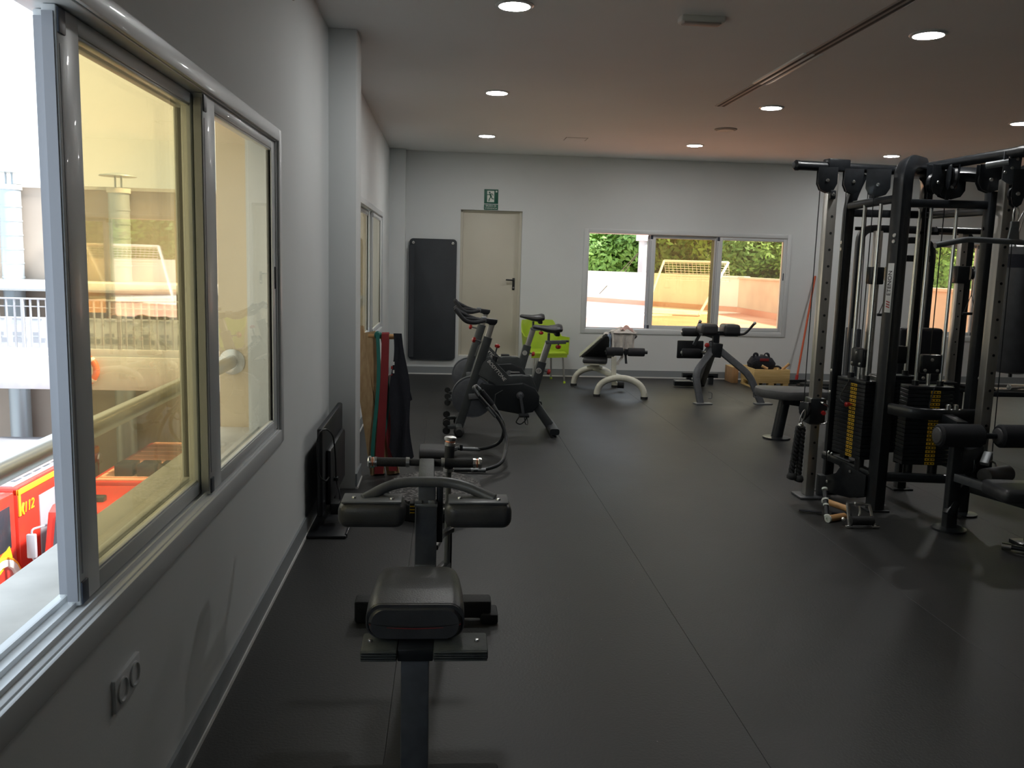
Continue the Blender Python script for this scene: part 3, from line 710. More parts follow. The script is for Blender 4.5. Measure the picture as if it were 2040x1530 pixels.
# thigh pad post
po_ = obj('sleeve_post', B().bar((-.062, 3.15, .30), (-.062, 3.15, .655), .080, .062, (0, 1, 0), .008), 'grey_metal', fb)
obj('sleeve_lip', B().mm((-.104, 3.115, .648), (-.020, 3.185, .660), .003), 'light_grey_metal', po_)
obj('sleeve_edge', B().mm((-.100, 3.112, .420), (-.024, 3.120, .428), .002), 'light_grey_metal', po_)
obj('inner_post', B().bar((-.060, 3.155, .62), (-.060, 3.165, .735), .064, .048, (0, 1, 0), .006), 'grey_metal', fb)
for dx in (-.030, .018): obj('guide_block', B().mm((-.060 + dx - .013, 3.118, .655), (-.060 + dx + .013, 3.128, .672), .002), 'light_grey_metal', po_)
ap = fillet([(-.285, 3.06, .694), (-.175, 3.12, .742), (.045, 3.12, .745), (.185, 3.06, .697)], .09, 8)
obj('arch_bar', B().tube(ap, .019, 16), 'grey_metal', fb)
for x0, x1 in ((-.362, -.142), (.014, .238)):
    tp = obj('thigh_pad', B().mm((x0 - .008, 2.985, .604), (x1 + .008, 3.125, .697), .034, 5), 'vinyl', fb)
    pp = obj('pad_plate', B().mm((x0 + .004, 2.998, .693), (x1 - .004, 3.112, .702), .004), 'grey_metal', tp)
    bolt(pp, (x0 + .045, 3.045, .702), (0, 0, 1)); bolt(pp, (x1 - .04, 3.03, .702), (0, 0, 1))
obj('neck', B().bar([(-.062, 3.17, .70), (-.065, 3.28, .725), (-.068, 3.45, .733)], None, .06, .045, (0, 0, 1), .006, fil=.05), 'foot_rubber', fb)
# handlebar with grips
def grip_bar(parent, a, b_, r, capr, ends=(True, True)):
    a, b_ = V(a), V(b_); d = (b_ - a).normalized(); L = (b_ - a).length
    g = obj('grip', B().cyl(a, b_, r, 18), 'foam', parent)
    for e, c, s in ((ends[0], a, -1), (ends[1], b_, 1)):
        if e:
            k = obj('end_cap', B().lathe([(capr, 0), (capr, .010), (capr * .9, .012), (capr * .9, .022), (capr * 1.15, .024), (capr * 1.15, .032), (capr * .95, .036), (0, .037)], c, d * s, 20), 'chrome', g)
            obj('copper_ring', B().lathe([(capr * .91, .0145), (capr * .95, .0170), (capr * .91, .0195)], c, d * s, 20), 'copper', k)
        else:
            obj('chrome_collar', B().lathe([(r * .9, -.002), (capr, 0), (capr, .014), (r * .8, .016)], c, d * s, 20), 'chrome', g)
obj('handlebar', B().cyl((-.27, 3.45, .7395), (.12, 3.45, .7375), .0145, 16), 'foam', fb)
grip_bar(fb, (-.268, 3.45, .7395), (-.152, 3.45, .739), .0185, .0205, (True, False))
grip_bar(fb, (.004, 3.45, .738), (.118, 3.45, .7375), .0185, .0205, (False, True))
vp = obj('upright_rod', B().cyl((.020, 3.50, .27), (.020, 3.50, .70), .0125, 14), 'light_grey_metal', fb)
grip_bar(fb, (.020, 3.50, .705), (.024, 3.50, .800), .0205, .0225, (False, True))
obj('side_rail', B().mm((.012, 3.505, .05), (.040, 3.535, .52), .003), 'black_metal', fb)
lv = obj('selector_lever', B().bar([(-.03, 3.22, .46), (-.005, 3.40, .455), (.034, 3.46, .455)], None, .028, .02, fil=.03), 'black_metal', fb)
obj('lever_end', B().cyl((.034, 3.462, .455), (.042, 3.466, .455), .014, 14), 'steel', lv)
obj('side_bracket', B().mm((-.025, 3.16, .50), (.0, 3.24, .74), .003), 'black_metal', fb)
bolt(fb, (.002, 3.185, .615), (1, -.3, 0), .012)
lbx = obj('rating_plate', B().mm((-.125, 3.18, .60), (-.10, 3.24, .645), .003), 'black_plastic', fb)
for k in range(3): obj('gold_print', B().mm((-.124, 3.178, .607 + k * .012), (-.106, 3.1805, .611 + k * .012)), 'yellow_label', lbx)
obj('lower_arm', B().bar((-.06, 3.24, .30), (.02, 3.52, .28), .04, .04), 'black_metal', fb)

# ================================================================== flat television by the wall
tv = thing('television', 'black flat television standing on the floor against the wall beside the pillar', 'television', (-.66, 5.2, 0))
obj('panel', B().mm((-.705, 4.80, .10), (-.672, 5.72, .605), .010), 'black_plastic', tv)
obj('back_housing', B().mm((-.68, 4.92, .13), (-.640, 5.60, .46), .02), 'black_plastic', tv)
obj('neck', B().mm((-.68, 5.14, .02), (-.645, 5.36, .22), .008), 'black_plastic', tv)
obj('foot', B().mm((-.755, 4.72, 0), (-.535, 5.20, .018), .008), 'black_plastic', tv)
obj('foot_edge', B().mm((-.545, 4.74, .0), (-.53, 5.18, .024), .004), 'black_metal', tv)
cb = B(); cb.tube([(-.655, 4.95, .30), (-.66, 4.82, .30), (-.69, 4.77, .34), (-.70, 4.76, .52), (-.69, 4.78, .595), (-.66, 4.84, .600), (-.632, 4.93, .55), (-.628, 5.0, .42), (-.628, 5.03, .25), (-.60, 5.0, .18), (-.60, 4.95, .04)], .0045, 8, fil=.06)
obj('cable', cb, 'black_plastic', tv)
obj('plug', B().mm((-.64, 5.01, .255), (-.615, 5.05, .275), .003), 'black_plastic', tv)
obj('connector_box', B().mm((-.645, 4.90, .085), (-.595, 5.02, .15), .005), 'black_plastic', tv)

# ================================================================== speckled low platform
dsc = thing('balance_platform', 'low oval platform with speckled grey rubber top behind the seated bench', 'platform', (-.06, 5.43, 0))
def ov(sx, sy, n=40): return [(sx * math.cos(2 * PI * k / n), sy * math.sin(2 * PI * k / n)) for k in range(n)]
obj('base', B().prism(ov(.312, .42), (-.06, 5.43, .05), (1, 0, 0), (0, 1, 0), .10, .01), 'rubber', dsc)
obj('top_surface', B().prism(ov(.300, .408), (-.06, 5.43, .108), (1, 0, 0), (0, 1, 0), .024, .005), 'speckled_rubber', dsc)

# ================================================================== abdominal roller
ab = thing('abdominal_roller', 'black tubular abdominal roller with grey sleeves and head cushion on the floor', 'ab roller', (.25, 6.6, 0))
s1 = fillet([(.05, 6.88, .052), (.31, 6.88, .045), (.455, 6.86, .10), (.485, 6.82, .235), (.40, 6.76, .40), (.245, 6.72, .585), (.215, 6.66, .58), (.262, 6.62, .52)], .09, 6)
s2 = fillet([(.02, 6.28, .02), (.30, 6.27, .02), (.44, 6.33, .06), (.485, 6.55, .19), (.44, 6.60, .33), (.262, 6.62, .52)], .10, 6)
obj('side_tube', B().tube(s1, .0145, 12), 'black_metal', ab); obj('side_tube', B().tube(s2, .0145, 12), 'black_metal', ab)
for p_, q_, r_ in (((.15, 6.88, .049), (.29, 6.88, .0455), .0165), ((.20, 6.275, .02), (.31, 6.275, .021), .0165), ((.455, 6.80, .30), (.375, 6.752, .435), .0165), ((.395, 6.607, .365), (.33, 6.613, .44), .0165), ((.268, 6.727, .557), (.235, 6.712, .586), .0175)):
    obj('grey_sleeve', B().cyl(p_, q_, r_, 14), 'light_grey_metal', ab)
obj('foam_sleeve', B().cyl((.372, 6.751, .438), (.285, 6.733, .542), .021, 14), 'foam', ab)
hc = B(); hc.sweep([(-.19, 6.60, .085), (-.185, 6.60, .085), (-.12, 6.60, .085), (-.02, 6.6, .083), (.06, 6.6, .08), (.065, 6.6, .08)], rrect(.24, .088, .042, 5), (0, 0, 1), scale=[.8, .96, 1, 1, .94, .78])
obj('head_cushion', hc, 'vinyl_light', ab)
obj('cushion_arm', B().tube([(.04, 6.62, .09), (.09, 6.72, .075), (.10, 6.86, .052)], .013, 10, fil=.05), 'black_metal', ab)
obj('clamp', B().mm((.125, 6.86, .035), (.15, 6.90, .085), .004), 'black_plastic', ab)
obj('cross_tube', B().cyl((.03, 6.28, .02), (.06, 6.88, .05), .0125, 10), 'black_metal', ab)

# ================================================================== leaning timbers with bands and shirt
def timber(name, lab, bot, top, w, t):
    r = thing(name, lab, 'timber', (bot[0], bot[1], 0))
    obj('plank', B().bar(bot, top, w, t, (0, 1, 0), .003), 'wood', r)
    return r
t1 = timber('timber_post', 'plain wooden post leaning beside the pillar, without a peg', (-.475, 6.20, .0), (-.655, 6.46, 1.045), .10, .06)
obj('end_bracket', B().mm((-.70, 6.40, 1.035), (-.63, 6.47, 1.055), .004), 'light_grey_metal', t1)
t2 = timber('timber_post', 'wooden post with a dowel peg holding stretch bands beside the pillar', (-.365, 6.22, .0), (-.56, 6.44, 1.010), .088, .055)
obj('peg', B().cyl((-.565, 6.42, .985), (-.355, 6.40, .985), .019, 14), 'handle_wood', t2)
tb = thing('stretch_band', 'narrow teal elastic stretch band hanging on the wooden peg', 'stretch band', (-.50, 6.41, .1), group='stretch bands on the peg')
def strand(fn, wid, th=.004, n=24):
    b = B(); b.surf(lambda u, v: fn(u, (v - .5) * wid), n, 3, th); return b
obj('front_strand', strand(lambda u, v: (-.497 + v + .015 * math.sin(u * 5), 6.366 - .215 * u, 1.012 - u * .95), .026), 'teal_band', tb)
obj('back_strand', strand(lambda u, v: (-.480 + v * .8 + .07 * math.sin(u * 3.1), 6.43 - .265 * u, 1.010 - u * .95), .02), 'teal_band', tb)
obj('knot', B().ball((-.497, 6.40, .995), (.028, .038, .030)), 'teal_band', tb)
rb = thing('stretch_band', 'wide red elastic stretch band looped over the wooden peg', 'stretch band', (-.43, 6.41, .05), group='stretch bands on the peg')
obj('front_strand', strand(lambda u, v: (-.440 + v * (1 + .25 * u) - .035 * max(0, u - .3), 6.366 - .215 * u, 1.006 - u * .99), .052), 'red_band', rb)
obj('back_strand', strand(lambda u, v: (-.440 + v * (1 + .15 * u) + .115 * max(0, u - .36) ** .9, 6.43 - .27 * u, 1.006 - u * .97), .050), 'red_band', rb)
obj('fold', strand(lambda u, v: (-.440 + v, 6.40 - .030 * math.cos(u * PI), .995 + .020 * math.sin(u * PI)), .052, n=10), 'red_band', rb)
ts_ = thing('t_shirt', 'black cotton t-shirt hanging on the end of the wooden peg', 't-shirt', (-.36, 6.41, .2))
def shirt(u, v):
    w = .055 + .085 * u ** .8
    x = -.372 + (v - .14) * w * 1.25 + .012 * math.sin(u * 9 + v * 4)
    return (x, 6.368 - .02 * math.sin(v * 11) * u - .21 * u, 1.012 - u * (.80 + .14 * math.sin(v * 2.6)))
obj('front', B().surf(shirt, 26, 12, .006), 'black_cloth', ts_)
obj('sleeve', B().surf(lambda u, v: (-.340 + .105 * u ** 1.2 * (.3 + .7 * v) + .01 * math.sin(v * 6), 6.350 - .03 * math.sin(v * 5) * u - .06 * u, 1.008 - .47 * u - .03 * math.sin(v * 3)), 14, 10, .006), 'black_cloth', ts_)
for k in range(4): obj('red_print', B().mm((-.392 + (k % 2) * .012, 6.285, .70 + k * .030), (-.380 + (k % 2) * .012, 6.30, .722 + k * .030)), ('red_plastic', 'white_print')[k % 2], ts_)

# ================================================================== hanging exercise mat
em_ = thing('exercise_mat', 'large black exercise mat hanging flat on the wall beside the door', 'mat', (-.19, YF - .03, .2))
mp_ = B(); mp_.prism(rrect(.634, 1.63, .05, 5), (-.191, YF - .028, 1.015), (1, 0, 0), (0, 0, 1), .022, .006)
obj('foam_sheet', mp_, 'mat_foam', em_)
ml = B(); ml.surf(lambda u, v: (-.508 + .07 * v, YF - .042 - .025 * (1 - v) ** 2, .24 + 1.5 * u), 12, 6, .012)
obj('curled_edge', ml, 'mat_foam', em_)
for x in (-.455, .072):
    g_ = obj('grommet', B().lathe([(.018, -.004), (.018, .004), (.009, .005), (.009, -.004)], (x, YF - .040, 1.775), (0, -1, 0), 16), 'steel', em_)
    obj('hook', B().tube([(x, YF - .002, 1.80), (x, YF - .055, 1.79), (x, YF - .055, 1.76)], .004, 6, fil=.01), 'steel', g_)

# ================================================================== spin bikes
def spin_bike(loc, label):
    r = thing('spin_bike', label, 'exercise bike', (loc[0], loc[1], 0), group='spin bikes')
    ox = loc[0] - .52; oy = loc[1]
    def W(x, y, z): return (ox + x, oy + y, z)
    def Wl(l): return [W(*p) for p in l]
    obj('front_post', B().bar(W(.125, 0, .03), W(.378, 0, .872), .085, .085, (0, 1, 0), .022), 'bike_grey', r)
    obj('stem', B().bar(W(.372, 0, .85), W(.412, 0, .995), .055, .05, (0, 1, 0), .006), 'brushed', r)
    hbr = obj('handlebar_mount', B().prism([(.31, 1.035), (.335, 1.047), (.462, 1.033), (.458, 1.005), (.442, .985), (.39, .985), (.36, 1.005), (.31, 1.01)], W(0, 0, 0), (1, 0, 0), (0, 0, 1), .075, .006), 'black_plastic', r)
    for s in (-1, 1):
        obj('grip_horn', B().tube(fillet(Wl([(.335, s * .06, 1.022), (.25, s * .20, 1.012), (.17, s * .22, 1.022), (.075, s * .20, 1.128)]), .07, 6), .019, 12), 'foam', hbr)
        obj('grip_horn', B().tube(fillet(Wl([(.32, s * .03, 1.020), (.22, s * .06, 1.045), (.07, s * .09, 1.12)]), .05, 5), .016, 10), 'foam', hbr)
    obj('rest_pad', B().box(W(.235, 0, 1.035), (.15, .2, .03), RY(.12), .012, 3), 'foam', hbr)
    obj('bottle_holder', B().bar(W(.318, 0, 1.03), W(.36, 0, 1.03), .09, .05), 'light_grey_metal', hbr)
    # feet and transport wheels
    ff = obj('front_foot', B().bar(W(.13, -.27, .045), W(.13, .27, .045), .06, .07, (0, 0, 1), .02), 'bike_grey', r)
    for s in (-1, 1):
        obj('foot_cap', B().lathe([(.046, 0), (.046, .02), (.03, .05)], W(.13, s * .25, .045), (0, s, 0), 14), 'rubber', ff)
        wy = s * .23
        wb = obj('wheel_bracket', B().bar(W(.10, wy, .09), W(.03, wy, .085), .03, .08, (0, 1, 0), .004), 'bike_grey', ff)
        for z in (.118, .050):
            w_ = obj('transport_wheel', B().lathe([(.012, -.012), (.031, -.012), (.034, -.006), (.034, .006), (.031, .012), (.012, .012)], W(.018, wy, z), (0, 1, 0), 18), 'rubber', ff)
    obj('rear_foot', B().bar(W(.985, -.26, .055), W(.985, .26, .055), .085, .055, (0, 0, 1), .02), 'bike_dark', r)
    for s in (-1, 1): obj('leveling_foot', B().lathe([(.006, .05), (.006, .018), (.022, .015), (.024, 0)], W(.985, s * .22, 0), (0, 0, 1), 12), 'rubber', r)
    obj('rear_strut', B().bar(W(.78, 0, .33), W(.965, 0, .075), .085, .09, (0, 1, 0), .02), 'bike_grey', r)
    # main beam and seat tube
    bm_ = obj('main_beam', B().prism([(.33, .64), (.40, .705), (.425, .675), (.57, .515), (.60, .53), (.70, .535), (.775, .515), (.792, .52), (.84, .40), (.855, .33), (.83, .29), (.70, .27), (.58, .33), (.44, .47), (.32, .53), (.28, .52)], W(0, 0, 0), (1, 0, 0), (0, 0, 1), .085, .010), 'bike_grey', r)
    obj('seat_tube', B().bar(W(.80, 0, .36), W(.876, 0, .657), .085, .075, (0, 1, 0), .012), 'bike_grey', r)
    obj('seat_post', B().bar(W(.868, 0, .62), W(.930, 0, .825), .058, .050, (0, 1, 0), .006), 'brushed', r)
    obj('seat_slider', B().bar(W(.905, 0, .835), W(1.09, 0, .842), .05, .032), 'light_grey_metal', r)
    obj('slider_end', B().bar(W(1.05, 0, .848), W(1.118, 0, .850), .036, .02), 'grey_metal', r)
    obj('saddle_pin', B().cyl(W(.932, 0, .84), W(.932, 0, .92), .012, 10), 'grey_metal', r)
    sad = B(); prof = [(.785, .022, .972, .012), (.80, .030, .975, .02), (.86, .040, .965, .026), (.92, .062, .955, .034), (.98, .105, .955, .042), (1.02, .122, .965, .042), (1.045, .11, .965, .036), (1.052, .07, .962, .02)]
    rings = []
    for x, w, z, hh in prof:
        rings.append([sad.bm.verts.new(W(x, w * math.cos(2 * PI * k / 14), z + hh * (math.sin(2 * PI * k / 14) * (1 if k < 8 else .9)))) for k in range(14)])
    for i in range(len(rings) - 1):
        for k in range(14): sad.bm.faces.new((rings[i][k], rings[i][(k + 1) % 14], rings[i + 1][(k + 1) % 14], rings[i + 1][k]))
    sad.bm.faces.new(rings[0][::-1]); sad.bm.faces.new(rings[-1])
    so_ = obj('saddle', sad, 'vinyl', r)
    obj('saddle_spring', B().mm(W(.985, -.06, .895), W(1.03, .06, .94), .012), 'black_plastic', so_)
    # flywheel, guards, crank
    fw = obj('flywheel', B().lathe([(.02, -.018), (.14, -.016), (.15, -.028), (.19, -.028), (.19, .028), (.15, .028), (.14, .016), (.02, .018)], W(.25, 0, .325), (0, 1, 0), 36), 'flywheel', r)
    obj('flywheel_cover', B().lathe([(.02, -.034), (.165, -.034), (.175, -.030)], W(.25, 0, .325), (0, 1, 0), 32), 'flywheel', fw)
    obj('fork_arm', B().bar(W(.215, -.05, .33), W(.52, -.05, .36), .05, .014, (0, 1, 0), .005), 'light_grey_metal', r)
    obj('drive_guard', B().prism([(.30, .43), (.34, .47), (.45, .43), (.70, .47), (.82, .42), (.858, .35), (.858, .27), (.80, .20), (.69, .178), (.44, .222), (.36, .26), (.30, .34)], W(0, -.062, 0), (1, 0, 0), (0, 0, 1), .045, .012), 'bike_dark', r)
    obj('guard_line', B().tube(Wl([(.45, -.087, .25), (.455, -.087, .36), (.52, -.087, .40)]), .004, 6), 'bike_grey', r)
    ck = obj('crank', B().lathe([(.034, 0), (.034, .012), (.022, .016), (.018, .03), (0, .032)], W(.68, -.084, .355), (0, -1, 0), 18), 'grey_metal', r)
    obj('crank_arm', B().bar(W(.68, -.108, .355), W(.71, -.108, .195), .026, .014, (0, 1, 0), .004), 'grey_metal', ck)
    obj('crank_arm', B().bar(W(.68, .108, .355), W(.65, .108, .515), .026, .014, (0, 1, 0), .004), 'grey_metal', ck)
    for y_, zc, xc in ((-.165, .185, .712), (.165, .525, .648)):
        pd = obj('pedal', B().mm(W(xc - .045, y_ - .045, zc - .012), W(xc + .045, y_ + .045, zc + .012), .005), 'black_plastic', r)
        obj('toe_cage', B().tube(fillet(Wl([(xc - .04, y_ - .03, zc), (xc - .075, y_ - .02, zc - .06), (xc - .03, y_, zc - .085), (xc + .02, y_ + .02, zc - .05), (xc + .03, y_ + .03, zc)]), .02, 3), .006, 6), 'black_plastic', pd)
        obj('strap', B().tube(fillet(Wl([(xc, y_ - .045, zc), (xc + .01, y_ - .05, zc - .07), (xc + .04, y_, zc - .085), (xc + .03, y_ + .045, zc)]), .02, 3), .004, 6), 'black_plastic', pd)
    # red knobs
    def knob(c, d, L=.05):
        c = V(c); d = V(d).normalized()
        k = obj('adjust_knob', B().lathe([(.006, 0), (.022, .004), (.026, .016), (.024, .028), (.012, .036), (0, .037)], c, d, 14), 'red_plastic', r)
        obj('knob_stem', B().cyl(c, c - d * L, .007, 8), 'grey_metal', k)
    knob(W(.27, -.01, .842), (-1, 0, .2)); knob(W(.462, 0, .775), (.25, 0, 1), .09); knob(W(.925, 0, .568), (1, 0, -.25), .06); knob(W(1.022, -.01, .815), (0, 0, -1), .02)
    obj('brake_housing', B().bar(W(.43, 0, .61), W(.452, 0, .70), .05, .05, (0, 1, 0), .01), 'bike_dark', r)
    # lettering
    dx = V((.566 - .427, 0, .517 - .673)).normalized()
    text('lettering', 'BODYTONE', .044, 'white_print', bm_, V(W(.462, -.0445, .575)), dx, V((-dx.z, 0, dx.x)), .0006, shear=.15)
    b1 = B(); b1.lathe([(.026, 0), (.026, .002), (.021, .002), (.021, 0)], W(.846, -.044, .578), (0, -1, 0), 24); obj('round_emblem', b1, 'white_print', r)
    b2 = B(); b2.mm(W(.833, -.0455, .584), W(.859, -.044, .589)); b2.mm(W(.833, -.0455, .568), W(.859, -.044, .573)); b2.mm(W(.843, -.0455, .563), W(.849, -.044, .593)); obj('emblem_mark', b2, 'white_print', r)
    return r
spin_bike((.52, 7.85), 'dark grey spin bike with red knobs standing beside the abdominal roller')
spin_bike((.53, 9.40), 'dark grey spin bike with red knobs standing in front of the closed door')
# ================================================================== lime plastic chair
ch = thing('plastic_armchair', 'lime green plastic tub armchair with thin metal legs near the door', 'chair', (1.27, 11.33, 0), rz=.30)
cc = V((1.27, 11.33, 0)); Rz_ = RZ(.30)
def CW(x, y, z): p = Rz_ @ V((x, y, 0)); return (cc.x + p.x, cc.y + p.y, z)
def shell(u, v):
    a = -.5 + u                                   # -.5 .. .5 around the tub
    th = a * 2 * math.radians(128)
    if abs(a) < .30: x = .245 * math.sin(a / .30 * PI / 2); y = .02 + .21 * math.cos(a / .30 * PI / 2)
    else:
        s = math.copysign(1, a); k = (abs(a) - .30) / .20
        x = s * (.245 + .025 * k); y = .02 - .24 * k
    top = .80 if abs(a) < .2 else .80 - (.80 - .600) * min(1, (abs(a) - .2) / .13) ** .8
    z = .375 + (top - .375) * v
    y += .06 * v * (1 if abs(a) < .3 else 0.3)
    return CW(x * (1 + .07 * v), y, z)
obj('tub_shell', B().surf(shell, 48, 8, .012), 'lime', ch)
def seatf(u, v):
    x = (u - .5) * .49; y = -.24 + v * .46
    if v > .6: x *= 1 - .25 * ((v - .6) / .4) ** 2
    return CW(x, y, .405 - .02 * math.sin(v * PI) * math.cos((u - .5) * PI) - .025 * max(0, .15 - v) / .15)
obj('seat', B().surf(seatf, 12, 14, .014), 'lime', ch)
obj('seat_apron', B().surf(lambda u, v: CW((u - .5) * .50, -.235 + .008 * v, .40 - .06 * v), 10, 3, .012), 'lime', ch)
for sx in (-1, 1):
    for y0_, y1_ in ((-.20, -.235), (.17, .20)):
        lg = obj('leg', B().cyl(CW(sx * .20, y0_, .39), CW(sx * .225, y1_, .0), .0125, 10), 'steel', ch)
        obj('foot_cap', B().cyl(CW(sx * .2235, y1_ * .98, .028), CW(sx * .2255, y1_, .0), .016, 10), 'lime', lg)

# ================================================================== cream bench with towels
wb = thing('incline_bench', 'cream framed gym bench on two arched legs with black pads and rollers', 'gym bench', (2.0, 10.5, 0))
def arch(x0, y0, x1, y1, h, n=20):
    return [(x0 + (x1 - x0) * (.5 - .5 * math.cos(PI * k / n)), y0 + (y1 - y0) * (.5 - .5 * math.cos(PI * k / n)), max(.0, h * math.sin(PI * k / n) ** .75)) for k in range(n + 1)]
for nm, a in (('near', arch(1.795, 10.10, 2.335, 9.95, .235)), ('far', arch(1.65, 11.0, 2.165, 10.90, .235))):
    f_ = obj('arched_leg', B().sweep(a, circ(.037, 14), (0, 1, 0)), 'cream_metal', wb)
    for e in (a[0], a[-1]): obj('foot_cap', B().cyl((e[0], e[1], 0), (e[0], e[1], .028), .042, 14), 'rubber', f_)
obj('spine', B().bar((2.065, 10.03, .235), (1.91, 10.95, .235), .07, .05), 'cream_metal', wb)
obj('roller_post', B().bar((1.985, 10.08, .23), (1.985, 10.10, .475), .055, .045, (0, 1, 0)), 'cream_metal', wb)
obj('swivel_plate', B().lathe([(.10, 0), (.10, .02), (.06, .025), (.06, .05), (.11, .055), (.11, .07)], (1.865, 10.72, .265), (0, 0, 1), 20), 'cream_metal', wb)
obj('seat', B().box((1.86, 10.66, .372), (.30, .36, .06), RZ(-.2), .022, 4), 'vinyl', wb)
obj('seat_tray', B().box((1.86, 10.66, .335), (.27, .33, .02), RZ(-.2), .004), 'cream_metal', wb)
# backrest: its underside faces the room
lw = V((.99, -.10, 0)).normalized(); ll = V((.21, -.45, .31)).normalized(); nn_ = lw.cross(ll).normalized()
Rb = Matrix((lw, ll, nn_)).transposed(); bc = V((2.005, 10.585, .555))
bk_ = obj('backrest', B().box(bc, (.40, .60, .055), Rb, .024, 4), 'vinyl', wb)
obj('backrest_frame', B().bar(bc - lw * .15 - ll * .28 - nn_ * .045, bc - lw * .15 + ll * .26 - nn_ * .045, .035, .035).bar(bc + lw * .13 - ll * .28 - nn_ * .045, bc + lw * .13 + ll * .26 - nn_ * .045, .035, .035), 'cream_metal', bk_)
obj('side_frame', B().bar(bc - lw * .205 - ll * .30 - nn_ * .01, bc - lw * .205 + ll * .24 - nn_ * .01, .02, .045, nn_), 'cream_metal', bk_)
obj('roller_axle', B().cyl((1.885, 10.165, .530), (2.375, 10.115, .535), .014, 10), 'black_metal', wb)
for x0, x1 in ((1.895, 2.105), (2.150, 2.355)):
    yf = lambda x: 10.165 - (x - 1.885) * .10
    rr_ = obj('roller', B().lathe([(.03, 0), (.048, .008), (.050, .03), (.050, .18), (.048, .20), (.03, .207)], (x0, yf(x0), .532), (x1 - x0, yf(x1) - yf(x0), .002), 20), 'foam', wb)
obj('axle_end', B().cyl((2.355, 10.117, .535), (2.385, 10.114, .535), .022, 12), 'black_plastic', wb)
obj('roller_hub', B().box((2.128, 10.14, .532), (.035, .05, .075), None, .006), 'black_metal', wb)
obj('wheel', B().cyl((2.14, 10.58, .075), (2.215, 10.56, .075), .040, 18), 'rubber', wb)
obj('wheel_arm', B().bar((1.97, 10.62, .22), (2.14, 10.57, .08), .03, .03), 'cream_metal', wb)
def towel(name, lab, m, x0, x1, top, front, back, seed, zt, strap=False):
    r = thing(name, lab, 'towel', ((x0 + x1) / 2, 10.33, .4), group='towels on the cream bench')
    def f(u, v):
        x = x0 + (x1 - x0) * v; w = .014 * math.sin(v * 17 + seed + u * 3) + .009 * math.sin(v * 31 + seed * 2)
        if u < .25: k = u / .25; y = 10.52 - .20 * k; z = zt - back * (1 - k) + .012 * math.sin(v * 9 + seed)
        else:
            k = (u - .25) / .75; y = 10.295 - .015 * k + w * (.4 + k) ; z = zt + .02 * math.sin(v * 7 + seed) * (1 - k) - front * k * (1 + .10 * math.sin(v * 5 + seed))
            x += (.5 - v) * .05 * math.sin(k * PI)
        return (x, y, z)
    obj('cloth', B().surf(f, 22, 26, .008), m, r)
    return r
tw = towel('towel', 'crumpled off-white towel draped over the cream bench backrest', 'towel', 1.965, 2.285, 0, .25, .10, 1.3, .750)
fo_ = B()
fo_.surf(lambda u, v: (1.99 + .28 * u + .02 * math.sin(v * 6), 10.34 + .14 * (v - .5) * 1.1, .742 + .060 * math.sin(u * PI) ** .7 * math.sin(v * PI) + .015 * math.sin(u * 13) * math.sin(v * 9)), 18, 12, .01)
obj('rumpled_fold', fo_, 'towel', tw)
tl = B(); tl.surf(lambda u, v: (1.90 + .20 * u, 10.36 + .02 * v, .712 + .028 * u + .02 * v + .008 * math.sin(u * 14)), 14, 5, .008); obj('side_flap', tl, 'towel', tw)
tp_ = thing('towel', 'small pink towel bunched on top of the off-white towel', 'towel', (2.2, 10.33, .77), group='towels on the cream bench')
fo2 = B(); fo2.surf(lambda u, v: (2.09 + .15 * u, 10.30 + .07 * (v - .2), .775 + .050 * math.sin(u * PI * .9 + .2) * math.sin(v * PI) + .012 * math.sin(u * 11 + v * 5)), 14, 10, .008); obj('cloth', fo2, 'towel_pink', tp_)
tb_ = towel('towel', 'narrow blue and white cloth hanging at the side of the off-white towel', 'towel_blue', 1.945, 1.985, 0, .20, .03, 4.0, .720)
obj('strap', strand(lambda u, v: (2.10 + v - .05 * u + .01 * math.sin(u * 6), 10.20 - .02 * u, .49 - .12 * u), .035, .006, 12), 'towel', tw)
obj('strap', strand(lambda u, v: (2.135 + v + .01 * u, 10.175 - .02 * u, .50 - .11 * u), .028, .006, 12), 'mat_foam', tw)

# ================================================================== back extension bench
hy = thing('back_extension_bench', 'grey and black back extension bench with thigh pads and ankle rollers under the window', 'gym bench', (3.2, 10.2, 0))
for pts in ([(2.925, 9.66, 0.0), (2.868, 9.75, .35), (3.11, 9.92, .60)], [(3.665, 9.72, 0.0), (3.525, 9.80, .33), (3.19, 9.92, .60)]):
    obj('leg', B().bar([V(p) for p in pts], None, .078, .055, (0, 1, 0), .012, fil=.10), 'grey_metal', hy)
for x, y in ((2.945, 9.64), (3.675, 9.70)):
    fp = obj('foot_plate', B().box((x, y, .008), (.20, .10, .016), RZ(.15), .004), 'light_grey_metal', hy)
    obj('tie_loop', B().tube(fillet([(x + .055, y - .02, .07), (x + .095, y - .02, .07), (x + .095, y - .02, .135), (x + .05, y - .02, .145)] if x < 3.3 else [(x - .075, y - .02, .085), (x - .125, y - .02, .085), (x - .135, y - .02, .145), (x - .09, y - .02, .15)], .012, 3), .005, 6), 'grey_metal', fp)
obj('column', B().bar((3.13, 9.95, .66), (3.33, 11.05, .05), .085, .11, (0, 1, .3), .01), 'black_metal', hy)
obj('hub_block', B().box((3.150, 9.92, .60), (.12, .12, .17), RY(.1), .012), 'black_metal', hy)
obj('upper_post', B().bar((3.145, 9.93, .62), (3.135, 9.90, .80), .075, .06, (0, 1, 0), .008), 'black_metal', hy)
obj('pad_bar', B().bar((2.99, 9.92, .795), (3.42, 9.92, .795), .05, .05), 'black_metal', hy)
